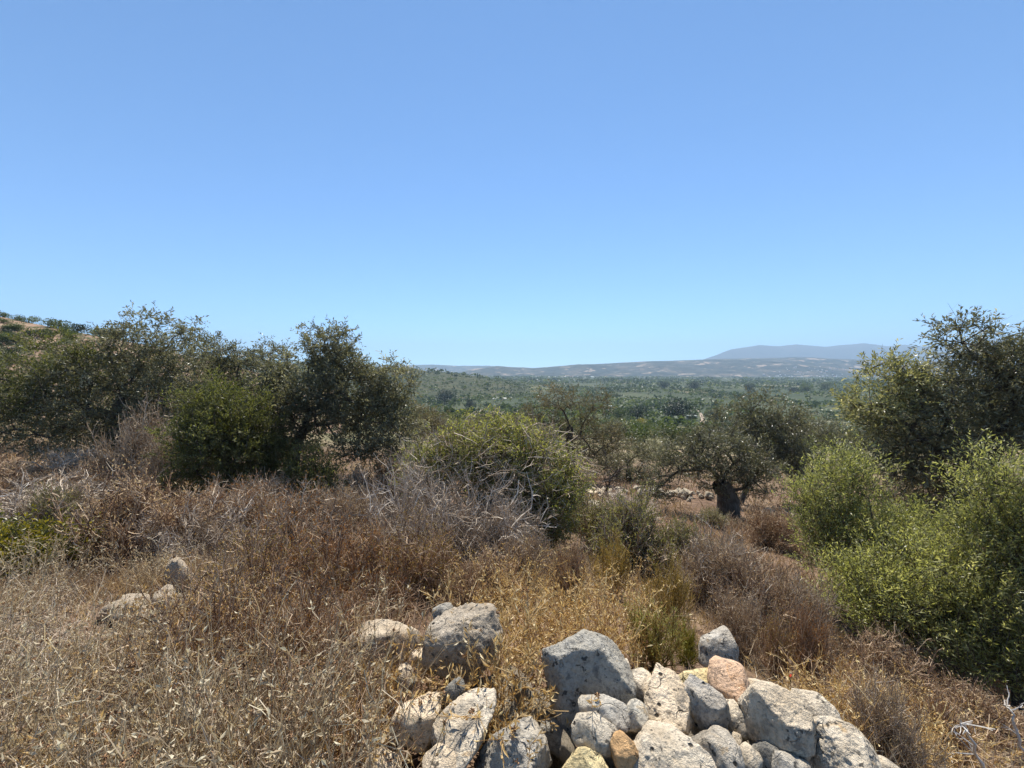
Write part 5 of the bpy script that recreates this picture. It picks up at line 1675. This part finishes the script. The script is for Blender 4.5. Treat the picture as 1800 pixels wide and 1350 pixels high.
def gable(mb, x0, x1, y0, y1, z0, z1):
    ym = (y0 + y1) / 2
    v = np.array([[x0, y0, z0], [x1, y0, z0], [x1, y1, z0], [x0, y1, z0], [x0, ym, z1], [x1, ym, z1], [x0, ym, z1], [x1, ym, z1]], float)
    q = np.array([[0, 1, 5, 4], [2, 3, 6, 7], [3, 2, 1, 0], [0, 4, 6, 3], [1, 2, 7, 5]])
    return mb.add(v, q)


def house_parts(name, label, loc, w, d, h, roofed, wall_m, roof_m, rz=0.0, cat='house', group=None):
    root = thing(name, loc, label, cat, group, rz)
    obj('wall', box(MB(), -w / 2, w / 2, -d / 2, d / 2, -0.6, h).mesh('wall'), wall_m, root)
    if roofed:
        obj('roof', gable(MB(), -w / 2 - 0.3, w / 2 + 0.3, -d / 2 - 0.3, d / 2 + 0.3, h + 0.004, h + w * 0.2).mesh('roof'), roof_m, root)
    else:
        obj('roof', box(MB(), -w / 2 - 0.2, w / 2 + 0.2, -d / 2 - 0.2, d / 2 + 0.2, h + 0.004, h + 0.3).mesh('roof'), roof_m, root)
    obj('door', box(MB(), -0.5, 0.5, -d / 2 - 0.05, -d / 2 - 0.01, 0, min(2.1, h - 0.3)).mesh('door'), M['pane'], root)
    for s in (-1, 1):
        obj('window', box(MB(), s * w * 0.32 - 0.5, s * w * 0.32 + 0.5, -d / 2 - 0.05, -d / 2 - 0.01, h * 0.45, h * 0.75).mesh('window'), M['pane'], root)
    return root


house_parts('shed', 'long white shed roof among the groves, right of the brownish olive', ground_hit(1072, 717), 7, 4, 2.6, False, M['white'], M['white'])
house_parts('shed', 'tiny white shed alone in the middle valley', ground_hit(1252, 689), 9, 6, 3.2, False, M['white'], M['white'])
house_parts('shed', 'low pale-roofed shed beside the pale track and dark evergreen', ground_hit(1216, 736), 8, 4, 2.4, False, M['cream'], M['tin'])
GHL = ground_hit(878, 702)
gh = thing('greenhouse', GHL, 'long pale greenhouse strip in the valley above the thorny bush', 'greenhouse')
for k in range(4):
    a = np.linspace(0, math.pi, 9)
    mbg = MB()
    Lh, rad = 26.0, 2.0
    yy = k * 6.3
    prof = np.stack([np.zeros(9), yy - np.cos(a) * rad, np.sin(a) * rad * 0.9 - 0.3], -1)
    v = np.stack([prof + np.array([-Lh / 2, 0, 0]), prof + np.array([Lh / 2, 0, 0])], 0)
    idx = np.arange(18).reshape(2, 9)
    q = np.stack([idx[0, :-1], idx[1, :-1], idx[1, 1:], idx[0, 1:]], -1)
    mbg.add(v, q)
    obj('tunnel', mbg.mesh('tunnel', (0, 0, 0), True), M['tin'], gh)

HOUSE = []
for k in range(3):
    mb1 = MB()
    w, d, h = [(13, 10, 6.5), (10, 9, 4.0), (16, 10, 7.5)][k]
    box(mb1, -w / 2, w / 2, -d / 2, d / 2, -3, h)
    for s in (-0.3, 0.0, 0.3):
        box(mb1, s * w - 0.6, s * w + 0.6, -d / 2 - 0.06, -d / 2 - 0.01, h * 0.5, h * 0.75)
    HOUSE.append((mb1, gable(MB(), -w / 2 - 0.4, w / 2 + 0.4, -d / 2 - 0.4, d / 2 + 0.4, h + 0.01, h + 2.2)))
HP_ = []
for k, (a, b) in enumerate(HOUSE):
    r = thing('village_house', (0, 0, 0), 'x', 'house')
    obj('wall', a.mesh('wall'), M['white'], r)
    obj('roof', b.mesh('roof'), M['roof'] if k == 2 else M['white'], r)
    HP_.append(r)


def surf(V, PXs, px, Y):
    """point on a lofted hill at photo column px and depth Y"""
    i = int(np.clip(np.interp(px, PXs, range(len(PXs))), 0, len(PXs) - 1))
    return np.array([np.interp(Y, V[i, :, 1], V[i, :, k]) for k in range(3)])


_hu = set()
for k in range(110):
    if k < 42:
        px, Y = _gr.uniform(930, 1070), _gr.uniform(3100, 3550)
        lab, grp = 'tiny pale house in the village at the foot of the ridge, centre', 'houses of the centre village'
    else:
        px, Y = _gr.normal(1420, 55), _gr.uniform(3300, 3950)
        lab, grp = 'tiny pale house in the hillside village on the right ridge', 'houses of the right village'
        if not 1335 < px < 1535: continue
    a = P(px, 675, Y)
    z = h1(a[0], a[1])
    if Y > 3320:
        z = max(z, surf(RIDGEV, RIDGEPX, px, Y)[2])
    loc = np.array([a[0], a[1], z])
    v = k % 3
    s = _gr.uniform(0.6, 1.0)
    if v not in _hu:
        _hu.add(v)
        HP_[v].location, HP_[v].scale, HP_[v].rotation_euler = loc, (s, s, s), (0, 0, _gr.uniform(-0.6, 0.6))
        tag(HP_[v], lab, 'house', grp)
    else:
        copy_thing(HP_[v], loc, _gr.uniform(-0.6, 0.6), s, lab, grp)

# ------------------------------------------------------------------ haze
def build_haze():
    m = bpy.data.materials.new('haze_air')
    m.use_nodes = True
    t = m.node_tree
    t.nodes.clear()
    o = t.nodes.new('ShaderNodeOutputMaterial')
    pv = t.nodes.new('ShaderNodeVolumePrincipled')
    pv.inputs['Color'].default_value = (0.55, 0.77, 1.0, 1)
    pv.inputs['Density'].default_value = HAZE_DENSITY
    pv.inputs['Anisotropy'].default_value = 0.15
    t.links.new(pv.outputs[0], o.inputs['Volume'])
    mb = MB()
    box(mb, -26000, 26000, -17600, 17600, -160, 1200)
    tag(obj('haze', mb.mesh('haze'), m), 'thin pale blue summer haze filling the air over the valley', 'haze', kind='stuff')


build_haze()
